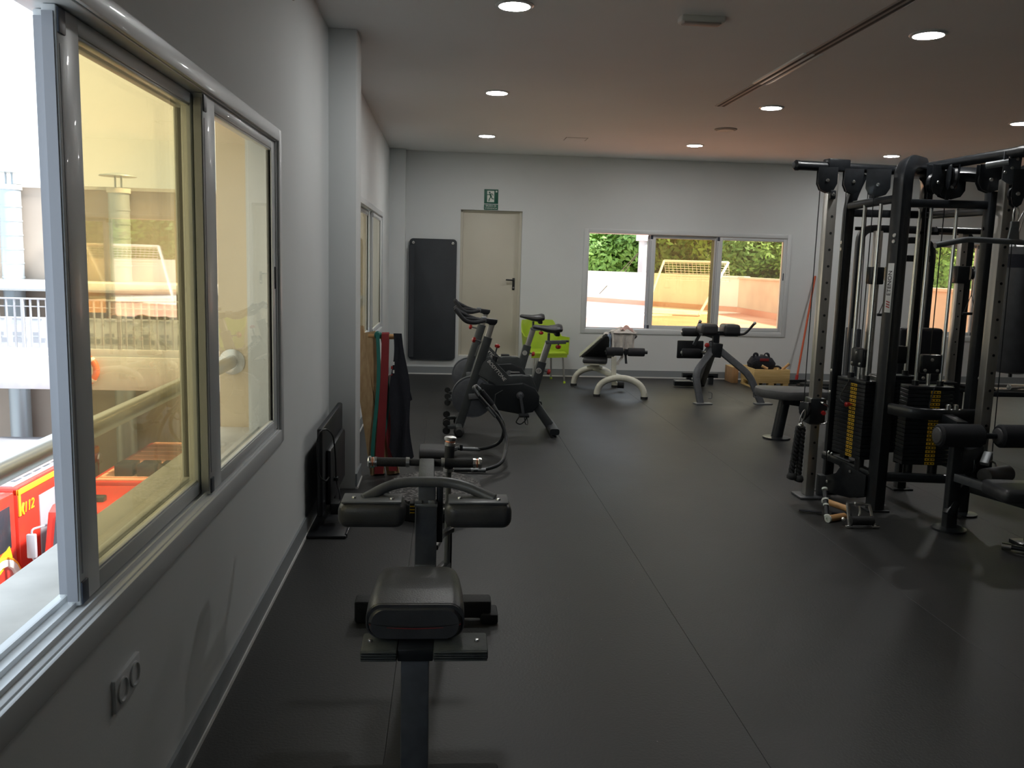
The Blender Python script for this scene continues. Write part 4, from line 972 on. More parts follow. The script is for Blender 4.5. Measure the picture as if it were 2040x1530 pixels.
for x0, x1 in ((2.945, 3.145), (3.215, 3.410)):
    tp = obj('thigh_pad', B().mm((x0, 9.84, .785), (x1, 10.07, .905), .036, 5), 'vinyl', hy)
    obj('pad_plate', B().mm((x0 + .02, 9.87, .765), (x1 - .02, 10.02, .79), .006), 'black_metal', tp)
for pts in ([(3.38, 9.92, .785), (3.48, 9.91, .79), (3.575, 9.87, .925)], [(3.00, 10.02, .80), (2.94, 10.06, .81), (2.985, 10.06, .92)]):
    hn = obj('hand_horn', B().tube(fillet(pts, .05, 5), .0155, 12), 'black_metal', hy)
    obj('grip_end', B().ball(pts[-1], .02, 10), 'steel', hn)
for z, x0, x1, y in ((.775, 2.825, 3.03, 10.25), (.530, 2.835, 3.06, 10.25)):
    rr_ = obj('ankle_roller', B().lathe([(.02, 0), (.045, .006), (.050, .02), (.050, x1 - x0 - .02), (.045, x1 - x0)], (x0, y, z), (1, 0, 0), 20), 'foam', hy)
    obj('roller_cap', B().lathe([(.02, 0), (.014, .012), (0, .013)], (x0 + .002, y, z), (-1, 0, 0), 12), 'steel', rr_)
obj('roller_arm', B().bar((3.05, 10.25, .77), (2.99, 10.28, .62), .04, .03, (0, 1, 0)), 'grey_metal', hy)
obj('roller_link', B().bar((3.03, 10.25, .775), (3.14, 9.98, .74), .03, .03), 'black_metal', hy)
obj('roller_link', B().bar((3.05, 10.25, .53), (3.19, 10.15, .53), .03, .03), 'black_metal', hy)
obj('ankle_board', B().box((2.975, 10.38, .555), (.33, .03, .22), RZ(.05), .012), 'black_plastic', hy)
obj('board_arm', B().bar((3.08, 10.37, .54), (3.21, 10.30, .50), .05, .04), 'black_metal', hy)
kn = obj('adjust_knob', B().ball((3.035, 9.90, .655), (.030, .03, .028), 14), 'red_plastic', hy)
obj('knob_arm', B().bar((3.035, 9.92, .65), (3.11, 9.93, .64), .02, .02), 'steel', kn)
obj('gusset', B().prism([(0, 0), (.09, .12), (.12, .02)], (3.0, 9.93, .58), (1, 0, 0), (0, 0, 1), .012), 'light_grey_metal', hy)
for z, s in ((.39, -1), (.42, 1)): bolt(hy, (3.20 + s * .06, 10.30, z), (s, -.3, 0), .012)
rs = obj('rear_stabilizer', B().bar((2.98, 11.06, .045), (3.36, 11.02, .045), .10, .06, (0, 0, 1), .012), 'black_metal', hy)
obj('stabilizer_plate', B().mm((2.985, 10.98, .070), (3.20, 11.12, .085), .004), 'light_grey_metal', rs)
obj('base_rail', B().bar((3.16, 11.33, .12), (3.64, 11.33, .12), .06, .06), 'black_metal', hy)
obj('base_post', B().mm((3.22, 11.30, 0), (3.28, 11.36, .12)), 'black_metal', hy)
obj('base_post', B().mm((3.52, 11.30, 0), (3.58, 11.36, .12)), 'black_metal', hy)

# ================================================================== pine crate on pallet feet
cr_ = thing('wooden_crate', 'low pine crate on pallet feet against the wall under the window', 'crate', (4.26, 11.25, 0))
x0, x1, y0, y1 = 4.02, 4.50, 10.99, 11.50
obj('front_board', B().mm((x0, y0, .085), (x1, y0 + .02, .255), .002), 'pine', cr_)
obj('rear_board', B().mm((x0, y1 - .02, .085), (x1, y1, .255), .002), 'pine', cr_)
obj('side_board', B().mm((x0, y0 + .02, .085), (x0 + .02, y1 - .02, .255), .002), 'pine', cr_)
obj('side_board', B().mm((x1 - .02, y0 + .02, .085), (x1, y1 - .02, .255), .002), 'pine', cr_)
obj('bottom', B().mm((x0, y0, .075), (x1, y1, .09)), 'pine', cr_)
for x in (x0 + .04, (x0 + x1) / 2, x1 - .045):
    for y in (y0 + .05, y1 - .05): obj('foot_block', B().mm((x - .04, y - .045, 0), (x + .04, y + .045, .078), .012), 'pine', cr_)
obj('runner', B().mm((x0, y0 + .01, .0), (x0 + .03, y1, .016)), 'pine', cr_)
pn = thing('plywood_panel', 'brown plywood panel standing on edge beside the pine crate', 'panel', (3.93, 11.6, 0))
obj('board', B().mm((3.895, 11.50, 0), (3.985, 11.80, .215), .002), 'ply', pn)
obj('cap_strip', B().mm((3.895, 11.50, .212), (3.985, 11.80, .218)), 'pine', pn)
bg_ = thing('gear_bag', 'black zipped gear bag lying in the pine crate', 'bag', (4.20, 11.25, .09))
gb = B(); gb.sweep([(4.06, 11.24, .24), (4.075, 11.24, .26), (4.12, 11.24, .30), (4.20, 11.24, .315), (4.28, 11.24, .29), (4.335, 11.24, .255), (4.35, 11.24, .245)], rrect(.26, .22, .09, 5), (0, 0, 1), scale=[.45, .75, .98, 1, .95, .7, .4])
obj('body', gb, 'black_cloth', bg_)
obj('red_panel', B().mm((4.13, 11.108, .35), (4.25, 11.114, .385), .002), 'red_band', bg_)
for x in (4.10, 4.25): obj('buckle', B().tube(fillet([(x - .03, 11.2, .385), (x - .02, 11.2, .44), (x + .02, 11.2, .44), (x + .035, 11.2, .38)], .02, 4), .016, 8), 'black_cloth', bg_)
obj('clip', B().mm((4.135, 11.18, .40), (4.15, 11.2, .435)).mm((4.225, 11.18, .40), (4.24, 11.2, .435)), 'white_print', bg_)
obj('strap', B().tube(fillet([(4.34, 11.18, .27), (4.40, 11.14, .285), (4.43, 11.10, .25), (4.45, 11.06, .22)], .03, 4), .012, 8), 'black_cloth', bg_)
for i, (a, b_, lab) in enumerate((((4.40, 11.08, .22), (4.505, 11.05, .33), 'orange wooden grip poking out of the pine crate beside the bag strap'), ((4.20, 11.00, .262), (4.135, 11.04, .295), 'short orange wooden grip lying in front of the gear bag in the crate'), ((4.36, 11.12, .24), (4.47, 11.18, .25), 'pale wooden grip lying flat in the pine crate'))):
    h_ = thing('wooden_rod', lab, 'handle', (a[0], a[1], a[2]), group='wooden grips in the crate')
    obj('shaft', B().cyl(a, b_, .017, 12), 'handle_wood' if i < 2 else 'pine', h_)
    d_ = (V(b_) - V(a)).normalized(); obj('end_ring', B().cyl(V(b_) - d_ * .012, V(b_) + d_ * .002, .019, 12), 'pine', h_)

# ================================================================== leaning orange broom, small weight stand
bm2 = thing('broom', 'broom with a long orange pole leaning on the wall beside the window', 'broom', (4.82, 11.55, 0))
obj('pole', B().cyl((4.822, 11.54, .05), (5.110, 11.85, 1.475), .0135, 12), 'orange_pole', bm2)
obj('socket', B().cyl((4.814, 11.53, .02), (4.832, 11.55, .12), .022, 12), 'red_plastic', bm2)
obj('head', B().box((4.815, 11.53, .045), (.30, .06, .03), RZ(.2), .008), 'black_plastic', bm2)
for k in range(10): obj('bristle_tuft', B().box((4.685 + k * .029, 11.503 + k * .0059, .018), (.024, .055, .036), RZ(.2)), 'rubber', bm2)
ws = thing('weight_stand', 'low black weight stand with upright pin and plates beside the broom', 'weight stand', (4.95, 11.2, 0))
obj('base', B().mm((4.72, 11.02, 0), (5.25, 11.30, .035), .008), 'black_metal', ws)
obj('pin', B().cyl((4.93, 11.16, .03), (4.925, 11.16, .345), .018, 12), 'grey_metal', ws)
for k, (x, y, r_) in enumerate(((4.80, 11.12, .10), (5.08, 11.18, .12), (4.93, 11.16, .09))):
    obj('weight_plate', B().lathe([(.02, 0), (r_, 0), (r_, .03), (r_ * .8, .036), (.02, .03)], (x, y, .035), (0, 0, 1), 24), 'rubber', ws)
# ================================================================== multi station cable machine
ms = thing('multi_station_gym', 'tall black four-sided cable machine with two weight stacks and chrome columns', 'gym machine', (3.05, 5.45, 0))
UPX, UPY = (1, 0, 0), (0, 1, 0)
def bolts(parent, pts, axis, r=.011):
    for p in pts: bolt(parent, p, axis, r)
# corner posts (bent at the top towards the centre)
pF = obj('upright_post', B().bar([V((2.832, 5.36, 0)), V((2.832, 5.36, 2.235)), V((3.06, 5.56, 2.235))], None, .096, .085, (.375, -.927, 0), .014, fil=.13), 'black_metal', ms)
pG = obj('upright_post', B().bar([V((3.385, 5.30, 0)), V((3.385, 5.30, 2.17)), V((3.16, 5.52, 2.19))], None, .070, .075, UPY, .014, fil=.14), 'black_metal', ms)
pP = obj('upright_post', B().bar([V((2.700, 5.80, 0)), V((2.700, 5.80, 2.02)), V((2.765, 5.78, 2.20))], None, .070, .060, UPY, .02, fil=.10), 'black_metal', ms)
pK = obj('upright_post', B().bar([V((3.30, 5.92, 0)), V((3.30, 5.92, 2.18)), V((3.15, 5.70, 2.2))], None, .070, .070, UPY, .014, fil=.12), 'black_metal', ms)
for x, y in ((2.832, 5.36), (2.70, 5.80), (3.30, 5.92)): obj('base_plate', B().mm((x - .075, y - .06, 0), (x + .075, y + .06, .012), .004), 'black_metal', ms)
obj('base_plate', B().lathe([(.085, 0), (.085, .012), (.05, .016)], (3.385, 5.27, 0), (0, 0, 1), 24), 'black_metal', ms)
bolts(pG, [(3.40, 5.262, .90), (3.365, 5.262, .58)], (0, -1, 0), .014)
bolts(pP, [(2.668, 5.80, 1.745), (2.668, 5.80, 1.70), (2.665, 5.79, .87), (2.665, 5.79, .72)], (-1, -.2, 0), .012)
# maker's plate on the front post
n1 = V((-.927, -.375, 0)); n2 = V((.375, -.927, 0)); RF = Matrix((n2, -n1, V((0, 0, 1)))).transposed(); fc_ = V((2.832, 5.36, 0)) + n1 * .0485
lp_ = obj('name_plate', B().box(fc_ + n2 * .006 + V((0, 0, 1.455)), (.046, .004, .31), RF, .001), 'white_print', pF)
text('lettering', 'ETENON', .040, 'seam_dark', lp_, fc_ + n2 * .006 + n1 * .0028 + V((0, 0, 1.485)), (0, 0, 1), -n2, .0004)
for k in range(3): obj('red_mark', B().box(fc_ + n2 * .006 + n1 * .0026 + V((0, 0, 1.335 + k * .016)), (.028, .001, .007), RF @ RY(.3)), 'red_plastic', lp_)
bolts(pF, [fc_ + n2 * .012 + V((0, 0, 1.782)), fc_ + n2 * .010 + V((0, 0, 1.745))], n1, .014)
# chrome columns with holes
def column(x, y, z0, z1, lab_holes, hz0, n):
    c = obj('chrome_column', B().mm((x - .033, y - .036, z0), (x + .033, y + .036, z1), .006), 'brushed', ms)
    h0 = obj('hole', B().cyl((x + .004, y - .0355, hz0), (x + .004, y - .0375, hz0), .0085, 12), 'seam_dark', c)
    for k in range(1, n): share(h0, 'hole', (0, 0, .1085 * k), c)
    return c
c1 = column(2.515, 5.685, .015, 2.18, True, .17, 17)
obj('base_plate', B().mm((2.43, 5.60, 0), (2.64, 5.77, .016), .005), 'grey_metal', ms)
obj('column_shoe', B().mm((2.575, 5.645, .015), (2.62, 5.70, .16), .004), 'grey_metal', ms)
c2 = column(3.315, 5.06, .22, 2.12, True, .31, 16)
obj('column_bracket', B().bar((3.33, 5.08, .24), (3.385, 5.30, .24), .05, .06), 'black_metal', ms)
obj('column_bracket', B().bar((3.33, 5.08, 2.08), (3.385, 5.30, 2.10), .05, .06), 'light_grey_metal', ms)
# top arms
aL = obj('top_arm', B().tube([(2.262, 5.665, 2.228), (3.02, 5.80, 2.236)], .031, 16), 'black_metal', ms)
obj('arm_cap', B().lathe([(.034, 0), (.034, .02), (.02, .035), (0, .037)], (2.275, 5.668, 2.228), (-1, -.17, 0), 16), 'black_plastic', aL)
obj('arm_saddle', B().box((2.555, 5.718, 2.243), (.16, .075, .075), RZ(.17), .006), 'black_metal', aL)
aR = obj('top_arm', B().tube([(3.06, 5.60, 2.225), (3.235, 4.84, 2.252)], .031, 16), 'black_metal', ms)
obj('arm_cap', B().lathe([(.034, 0), (.036, .03), (.034, .05), (.02, .06)], (3.235, 4.845, 2.252), (.22, -1, 0), 16), 'black_plastic', aR)
obj('arm_stub', B().cyl((3.13, 4.99, 2.185), (3.21, 4.90, 2.20), .020, 12), 'light_grey_metal', aR)
obj('end_bracket', B().prism([(-.05, -.10), (.0, -.13), (.045, -.10), (.05, .06), (-.05, .06)], (3.232, 4.905, 2.20), (.98, -.2, 0), (0, 0, 1), .012, .003), 'grey_metal', aR)
bolts(aR, [(3.21, 4.895, 2.225), (3.25, 4.888, 2.215), (3.225, 4.893, 2.165), (3.19, 4.9, 2.14)], (0, -1, 0), .010)
obj('top_hub', B().box((3.09, 5.63, 2.215), (.22, .28, .07), RZ(.1), .01), 'black_metal', ms)
obj('side_arm', B().tube([(3.38, 5.02, 2.17), (3.72, 5.06, 2.19)], .030, 14), 'black_metal', ms)
# pulley housings
def pulley(c, ax, r=.062, plate=(.075, .10), drop=0.0):
    c = V(c); ax = V(ax).normalized(); u = V((0, 0, 1)).cross(ax).normalized()
    h = obj('pulley_housing', B().prism([(-plate[0], plate[1]), (plate[0], plate[1]), (plate[0], -.02), (plate[0] * .7, -.06), (0, -.078), (-plate[0] * .7, -.06), (-plate[0], -.02)], c + ax * .022, u, (0, 0, 1), .006, .001)
            .prism([(-plate[0], plate[1]), (plate[0], plate[1]), (plate[0], -.02), (plate[0] * .7, -.06), (0, -.078), (-plate[0] * .7, -.06), (-plate[0], -.02)], c - ax * .022, u, (0, 0, 1), .006, .001), 'black_metal', ms)
    obj('pulley_wheel', B().lathe([(.01, -.014), (r, -.014), (r * .88, 0), (r, .014), (.01, .014)], c, ax, 24), 'black_plastic', h)
    bolt(h, c - ax * .025, -ax, .012); return h
pulley((2.470, 5.660, 2.135), (.17, 1, 0), .058, (.062, .085)); pulley((2.660, 5.690, 2.135), (.17, 1, 0), .058, (.062, .085))
obj('cable_stop', B().mm((2.485, 5.62, 2.015), (2.525, 5.655, 2.075), .01), 'black_metal', ms); bolt(ms, (2.505, 5.62, 2.045), (0, -1, 0), .012)
pulley((2.80, 5.62, 2.115), (.5, 1, 0), .058); pulley((3.06, 5.40, 2.12), (-.3, 1, 0), .058, (.05, .11)); pulley((3.115, 5.30, 2.15), (-.95, .3, 0), .06, (.06, .07))
pulley((3.275, 5.18, 2.125), (.1, 1, 0), .062, (.07, .09)); pulley((3.19, 5.45, 2.10), (0, 1, 0), .06, (.09, .10))
ph = pulley((3.27, 4.90, 2.02), (.2, 1, 0), .045, (.035, .14))
# cross beams
obj('cross_beam', B().bar((2.70, 5.78, 1.985), (2.822, 5.39, 2.015), .052, .050, (0, 0, 1), .016), 'black_metal', ms)
obj('beam_plate', B().bar((2.715, 5.74, 2.012), (2.755, 5.60, 2.022), .05, .008), 'light_grey_metal', ms)
obj('cross_beam', B().bar((2.86, 5.36, 1.985), (3.37, 5.305, 1.985), .052, .050, (0, 0, 1), .010), 'black_metal', ms)
obj('cross_beam', B().bar((2.73, 5.83, 1.945), (3.29, 5.92, 1.955), .052, .050, (0, 0, 1), .010), 'black_metal', ms)
obj('cross_beam', B().bar((3.385, 5.32, 1.95), (3.31, 5.90, 1.95), .052, .050, (0, 0, 1), .010), 'black_metal', ms)
obj('inner_strut', B().bar((2.795, 5.66, 2.0), (2.80, 5.665, 2.20), .045, .045), 'black_metal', ms)
lb1 = obj('lower_beam', B().bar((2.665, 5.79, .275), (2.805, 5.38, .235), .062, .058, (0, 0, 1), .02), 'black_metal', ms)
obj('lower_beam', B().bar((2.86, 5.37, .225), (3.36, 5.31, .225), .058, .058, (0, 0, 1), .02), 'black_metal', ms)
obj('lower_beam', B().bar((2.73, 5.83, .30), (3.28, 5.92, .30), .05, .05), 'black_metal', ms)
obj('lower_beam', B().bar((3.38, 5.33, .30), (3.31, 5.90, .30), .05, .05), 'black_metal', ms)
bolts(lb1, [(2.665, 5.735, .305), (2.67, 5.70, .302)], (-1, 0, .6), .010)
obj('cover_strip', B().bar((2.692, 5.68, .297), (2.74, 5.54, .284), .045, .006), 'light_grey_metal', lb1)
gp = [(0, .02), (.02, .10), (.09, .125), (.15, .15), (.21, .24), (.43, .20), (.43, .06), (.30, .015), (.12, 0)]
for dxx in (0, .05):
    g_ = obj('gusset_plate', B().prism(gp, (2.645 + dxx, 5.78, .03), (.27, -.96, 0), (0, 0, 1), .008, .0015), 'black_metal', ms)
bolts(ms, [(2.655, 5.70, .105), (2.715, 5.50, .225)], (-1, -.25, 0), .011)
obj('front_rail', B().bar([V((2.85, 5.335, .685)), V((2.98, 5.19, .672)), V((3.36, 5.20, .672))], None, .045, .072, (0, 0, 1), .016, fil=.10), 'black_metal', ms)
for x in (3.165, 3.215): obj('guide_bolt', B().lathe([(.016, 0), (.016, .03), (.012, .033), (0, .034)], (x, 5.19, .705), (0, 0, 1), 14), 'chrome', ms)
# weight stacks
def stack(origin, along, face, n, wid, dep, z0, hgt, lab_off, pin):
    """plates piled along z; along = direction of the long edge, face = outward normal"""
    o = V(origin); al = V(along).normalized(); fa = V(face).normalized()
    R = Matrix((al, -fa, V((0, 0, 1)))).transposed()
    p0 = obj('weight_plate', B().box(o + V((0, 0, z0 + hgt / 2)), (wid, dep, hgt - .0035), R, .002, 1), 'black_metal', ms, smooth=False)
    lo = B(); lc = o + al * lab_off + fa * (dep / 2 + .0008) + V((0, 0, z0 + hgt / 2))
    lo.box(lc, (.064, .0016, hgt - .008), R, .0006, 1)
    l0 = obj('plate_label', lo, 'yellow_label', p0, smooth=False)
    hb_ = B(); hb_.cyl(lc + fa * .0005, lc + fa * .0022, .0055, 10); hb_.box(lc - al * .020 + fa * .001, (.012, .0012, .006), R); hb_.box(lc + al * .020 + fa * .001, (.012, .0012, .006), R)
    k0 = obj('label_print', hb_, 'seam_dark', p0)
    for k in range(1, n):
        c = share(p0, 'weight_plate', (0, 0, hgt * k), ms)
        share(l0, 'plate_label', (0, 0, 0), c); share(k0, 'label_print', (0, 0, 0), c)
    top = z0 + n * hgt
    obj('top_plate', B().box(o + V((0, 0, top + .012)), (wid, dep, .024), R, .004), 'black_metal', ms)
    for s in (-1, 1):
        c = o + al * (s * wid * .27)
        obj('rod_bush', B().cyl(c + V((0, 0, top)), c + V((0, 0, top + .055)), .022, 14), 'black_plastic', ms)
        obj('guide_rod', B().cyl(c + V((0, 0, z0 - .05)), c + V((0, 0, 1.985)), .0115, 14), 'chrome', ms)
        obj('rod_foot', B().cyl(c + V((0, 0, z0 - .10)), c + V((0, 0, z0)), .030, 14), 'black_plastic', ms)
    obj('selector_rod', B().cyl(o + V((0, 0, top)), o + V((0, 0, top + .115)), .013, 14), 'chrome', ms)
    pb_ = obj('lift_block', B().box(o + V((0, 0, top + .165)), (.125, .06, .125), R, .012), 'black_metal', ms)
    for a, b_ in ((-.04, -.04), (.04, -.04), (0, .03)): bolt(pb_, o + al * a + fa * .03 + V((0, 0, top + .165 + b_)), fa, .011)
    obj('lift_cable', B().cyl(o + V((0, 0, top + .22)), o + V((0, 0, 2.08)), .0035, 8), 'black_plastic', ms)
    if pin:
        pc = o + al * lab_off + fa * (dep / 2) + V((0, 0, z0 + hgt * (n - 5.5)))
        pk = obj('selector_pin', B().lathe([(.005, 0), (.005, .02), (.014, .024), (.016, .05), (.010, .056), (0, .057)], pc, fa, 14), 'red_plastic', ms)
        obj('pin_cord', B().tube(fillet([pc + fa * .05, pc + fa * .06 - al * .07 + V((0, 0, .03)), pc + fa * .02 - al * .02 + V((0, 0, .17))], .06, 6), .004, 6), 'black_plastic', pk)
stack((2.745, 5.555, 0), (.18, -.98, 0), (-.98, -.18, 0), 19, .30, .11, .325, .0262, .035, True)
stack((3.150, 5.42, 0), (1, -.08, 0), (-.08, -1, 0), 19, .30, .12, .305, .0262, .03, True)
stack((3.12, 5.80, 0), (-1, 0, 0), (0, 1, 0), 19, .30, .11, .325, .0262, .0, False)
# shroud between the two stacks
obj('stack_shroud', B().mm((2.865, 5.55, .36), (2.89, 5.72, .86), .004), 'black_metal', ms)
bolts(ms, [(2.862, 5.57, .61), (2.862, 5.57, .50)], (-1, -.3, 0), .012)
# cables
for pts in (((2.425, 5.65, 2.10), (2.415, 5.63, .66)), ((2.745, 5.64, 2.10), (2.745, 5.60, 1.05)), ((2.625, 5.70, 2.1), (2.645, 5.72, .15)), ((3.34, 5.0, 2.08), (3.36, 5.0, .48)), ((3.10, 5.55, 2.1), (3.10, 5.50, 1.05))):
    obj('cable', B().cyl(pts[0], pts[1], .0032, 6), 'black_plastic', ms)
# side hooks on the posts
for x, y, z in ((2.745, 5.78, 1.84), (3.255, 5.90, 1.83), (3.345, 5.90, 1.83), (3.345, 5.31, 1.84)):
    obj('peg_hook', B().cyl((x, y, z), (x + .05, y - .01, z), .012, 8).cyl((x + .045, y - .01, z - .01), (x + .055, y - .01, z + .025), .010, 8), 'black_plastic', ms)
# carriages
def carriage(x, y, z, pull_side):
    c = obj('pulley_carriage', B().mm((x - .052, y - .056, z - .09), (x + .060, y + .052, z + .09), .010), 'black_metal', ms)
    w = obj('swivel_pulley', B().prism([(-.032, .055), (.032, .055), (.036, -.02), (0, -.07), (-.036, -.02)], (x - .085, y - .05, z + .01), (.6, -.8, 0), (0, 0, 1), .035, .004), 'black_metal', c)
    obj('pulley_wheel', B().lathe([(.01, -.012), (.042, -.012), (.036, 0), (.042, .012), (.01, .012)], (x - .085, y - .05, z + .02), (.8, .6, 0), 20), 'black_plastic', w)
    obj('pull_pin', B().lathe([(.012, 0), (.016, .012), (.014, .03), (0, .032)], (x + .035, y - .056, z - .005), (-.1, -1, 0), 14), 'red_plastic', c)
    obj('release_bar', B().tube(fillet([(x + .012, y - .056, z + .068), (x + .012, y - .085, z + .068), (x + .062, y - .085, z + .045), (x + .058, y - .085, z - .07), (x + .02, y - .085, z - .08), (x + .02, y - .056, z - .08)], .015, 4), .006, 8), 'chrome', c)
    return c
carriage(2.515, 5.685, .605, -1); carriage(3.315, 5.06, .365, -1)
obj('pivot_arm', B().bar((3.335, 5.0, .47), (3.29, 4.96, .41), .05, .03), 'light_grey_metal', ms)
# thigh hold-down with rollers and seat
kp = obj('roller_post', B().bar((3.10, 4.955, 0), (3.10, 4.955, .60), .072, .062, UPY, .012), 'black_metal', ms)
obj('base_plate', B().lathe([(.10, 0), (.10, .012), (.05, .016)], (3.095, 4.945, 0), (0, 0, 1), 24), 'black_metal', kp)
obj('post_bridge', B().bar((3.12, 4.95, .64), (3.16, 5.20, .65), .07, .06), 'black_metal', ms)
obj('post_brace', B().bar((3.07, 4.93, .10), (3.21, 4.98, .30), .05, .05, UPY), 'black_metal', ms)
obj('rear_link', B().bar((3.10, 4.96, .42), (3.30, 5.05, .44), .08, .14), 'black_metal', ms)
obj('roller_axle', B().cyl((2.95, 4.90, .596), (3.62, 4.90, .596), .018, 12), 'black_metal', ms)
for x0_, x1_ in ((2.935, 3.215), (3.315, 3.62)):
    rr_ = obj('foam_roller', B().lathe([(.03, 0), (.060, .004), (.070, .016), (.070, x1_ - x0_ - .016), (.060, x1_ - x0_ - .004), (.03, x1_ - x0_)], (x0_, 4.90, .596), (1, 0, 0), 28), 'foam', ms)
    obj('roller_cap', B().lathe([(.05, 0), (.046, .008), (.02, .014), (0, .015)], (x0_ + .004, 4.90, .596), (-1, 0, 0), 20), 'vinyl_light', rr_)
obj('seat_beam', B().bar((3.09, 4.95, .335), (3.30, 4.62, .29), .04, .05), 'grey_metal', ms)
obj('seat_beam', B().bar((3.20, 5.0, .26), (3.40, 4.66, .235), .05, .05), 'black_metal', ms)
sb = B(); sb.box((3.36, 4.66, .315), (.40, .30, .085), RZ(-.1), .036, 5); obj('lat_seat', sb, 'vinyl', ms)
obj('seat_leg', B().bar((3.42, 4.66, .02), (3.42, 4.66, .29), .05, .05, UPY), 'black_metal', ms)
obj('seat_foot', B().mm((3.33, 4.60, 0), (3.52, 4.72, .02), .004), 'black_metal', ms)
obj('ankle_roller', B().lathe([(.02, 0), (.05, .006), (.05, .22), (.02, .226)], (3.255, 4.90, .345), (.9, .35, .02), 20), 'vinyl_light', ms)

# lat bar hanging from its cable
lt = thing('lat_bar', 'long grey bent lat pulldown bar hanging from the machine arm', 'lat bar', (3.28, 4.88, 1.75))
obj('bar', B().tube(fillet([(2.79, 4.86, 1.712), (2.985, 4.87, 1.753), (3.45, 4.90, 1.745), (3.70, 4.92, 1.70)], .03, 4), .0165, 14), 'light_grey_metal', lt)
obj('eye_plate', B().prism([(-.035, 0), (.035, 0), (.02, .11), (-.02, .11)], (3.275, 4.89, 1.755), (1, 0, 0), (0, 0, 1), .014, .003), 'light_grey_metal', lt)
ca = B(); ca.sweep([(3.275 + .015 * math.cos(a * PI / 10), 4.89, 1.905 + .048 * math.sin(a * PI / 10)) for a in range(21)], circ(.005, 6), (0, 1, 0)); obj('carabiner', ca, 'chrome', lt)
obj('sling', B().box((3.275, 4.89, 1.845), (.05, .02, .04), None, .006), 'light_grey_metal', lt)

# triceps rope hanging on the low carriage
rp = thing('pull_rope', 'black braided pull rope with rubber ends hanging on the chrome column', 'rope', (2.38, 5.60, .14))
cb2 = B(); cb2.sweep([(2.402 + .012 * math.cos(a * PI / 10) + .012 * math.sin(a * PI / 10), 5.60, .575 + .045 * math.sin(a * PI / 10)) for a in range(21)], circ(.0055, 6), (0, 1, 0)); obj('carabiner', cb2, 'chrome', rp)
obj('swivel_ring', B().ball((2.392, 5.598, .515), (.020, .016, .022)), 'chrome', rp)
for a, b_ in (((2.380, 5.60, .505), (2.345, 5.585, .175)), ((2.407, 5.60, .505), (2.395, 5.585, .160))):
    a, b_ = V(a), V(b_); s_ = B(); n_ = 90; d_ = b_ - a
    for ph_ in range(3):
        s_.sweep([a + d_ * (k / n_) + V((.011 * math.cos(k * .30 + ph_ * 2.094), .011 * math.sin(k * .30 + ph_ * 2.094), 0)) for k in range(n_ + 1)], circ(.0115, 6))
    st_ = obj('strand', s_, 'rubber', rp)
    obj('end_stop', B().lathe([(.012, 0), (.03, .006), (.034, .022), (.026, .042), (.016, .05)], b_ + V((0, 0, -.03)), (.15, -.1, 1), 18), 'rubber', st_)

# handles lying on the floor by the machine
hd = thing('strap_cable_attachment', 'black strap handle with pale end rings standing by the chrome column', 'handle', (2.42, 5.18, 0), group='cable handles on the floor')
obj('grip', B().cyl((2.405, 5.13, .035), (2.435, 5.25, .155), .0155, 14), 'black_plastic', hd)
for p_ in ((2.402, 5.12, .028), (2.4165, 5.178, .083), (2.4235, 5.205, .112), (2.438, 5.262, .165)):
    obj('end_ring', B().lathe([(.0185, -.006), (.0185, .006)], p_, (.24, .95, .95), 14), 'sign_white', hd)
obj('strap', B().bar((2.30, 5.31, .012), (2.43, 5.26, .012), .035, .006), 'black_cloth', hd)
wh1 = thing('wooden_cable_attachment', 'round wooden cable handle lying closest to the chrome row handle', 'handle', (2.46, 5.10, 0), group='cable handles on the floor')
obj('grip', B().cyl((2.395, 5.085, .022), (2.525, 5.145, .022), .021, 14), 'handle_wood', wh1)
obj('end_ring', B().lathe([(.024, 0), (.024, .012), (.010, .013), (.010, .004)], (2.398, 5.086, .022), (-1, -.45, 0), 16), 'sign_white', wh1)
wh2 = thing('wooden_cable_attachment', 'round wooden cable handle propped up behind the strap handle', 'handle', (2.52, 5.28, 0), group='cable handles on the floor')
obj('grip', B().cyl((2.50, 5.38, .055), (2.585, 5.22, .045), .020, 14), 'handle_wood', wh2)
obj('strap', B().bar((2.49, 5.25, .010), (2.60, 5.20, .014), .04, .02), 'black_cloth', wh2)
obj('end_ring', B().cyl((2.495, 5.39, .056), (2.502, 5.376, .055), .022, 14), 'sign_white', wh2)
rh = thing('row_cable_attachment', 'chrome row handle frame with a black roller grip on the floor', 'handle', (2.56, 5.0, 0), group='cable handles on the floor')
fr2 = B()
fr2.bar((2.475, 4.965, .015), (2.488, 5.04, .135), .012, .02, UPX).bar((2.632, 4.965, .015), (2.628, 5.04, .125), .012, .02, UPX).bar((2.482, 5.04, .135), (2.632, 5.04, .125), .014, .016)
obj('frame', fr2, 'chrome', rh)
obj('clamp', B().box((2.56, 5.038, .132), (.06, .022, .022), None, .004), 'chrome', rh)
obj('hook', B().tube(fillet([(2.56, 5.035, .125), (2.562, 5.02, .085), (2.552, 5.01, .06)], .02, 4), .006, 8), 'steel', rh)
obj('grip', B().cyl((2.485, 4.975, .045), (2.625, 4.975, .045), .028, 18), 'rubber', rh)
for x in (2.47, 2.64): obj('foot', B().box((x, 4.96, .010), (.045, .02, .018), None, .005), 'chrome', rh)
for x, z in ((2.442, .05), (2.598, .055)): obj('knob', B().ball((x, 4.985, z), .013, 10), 'chrome', rh)

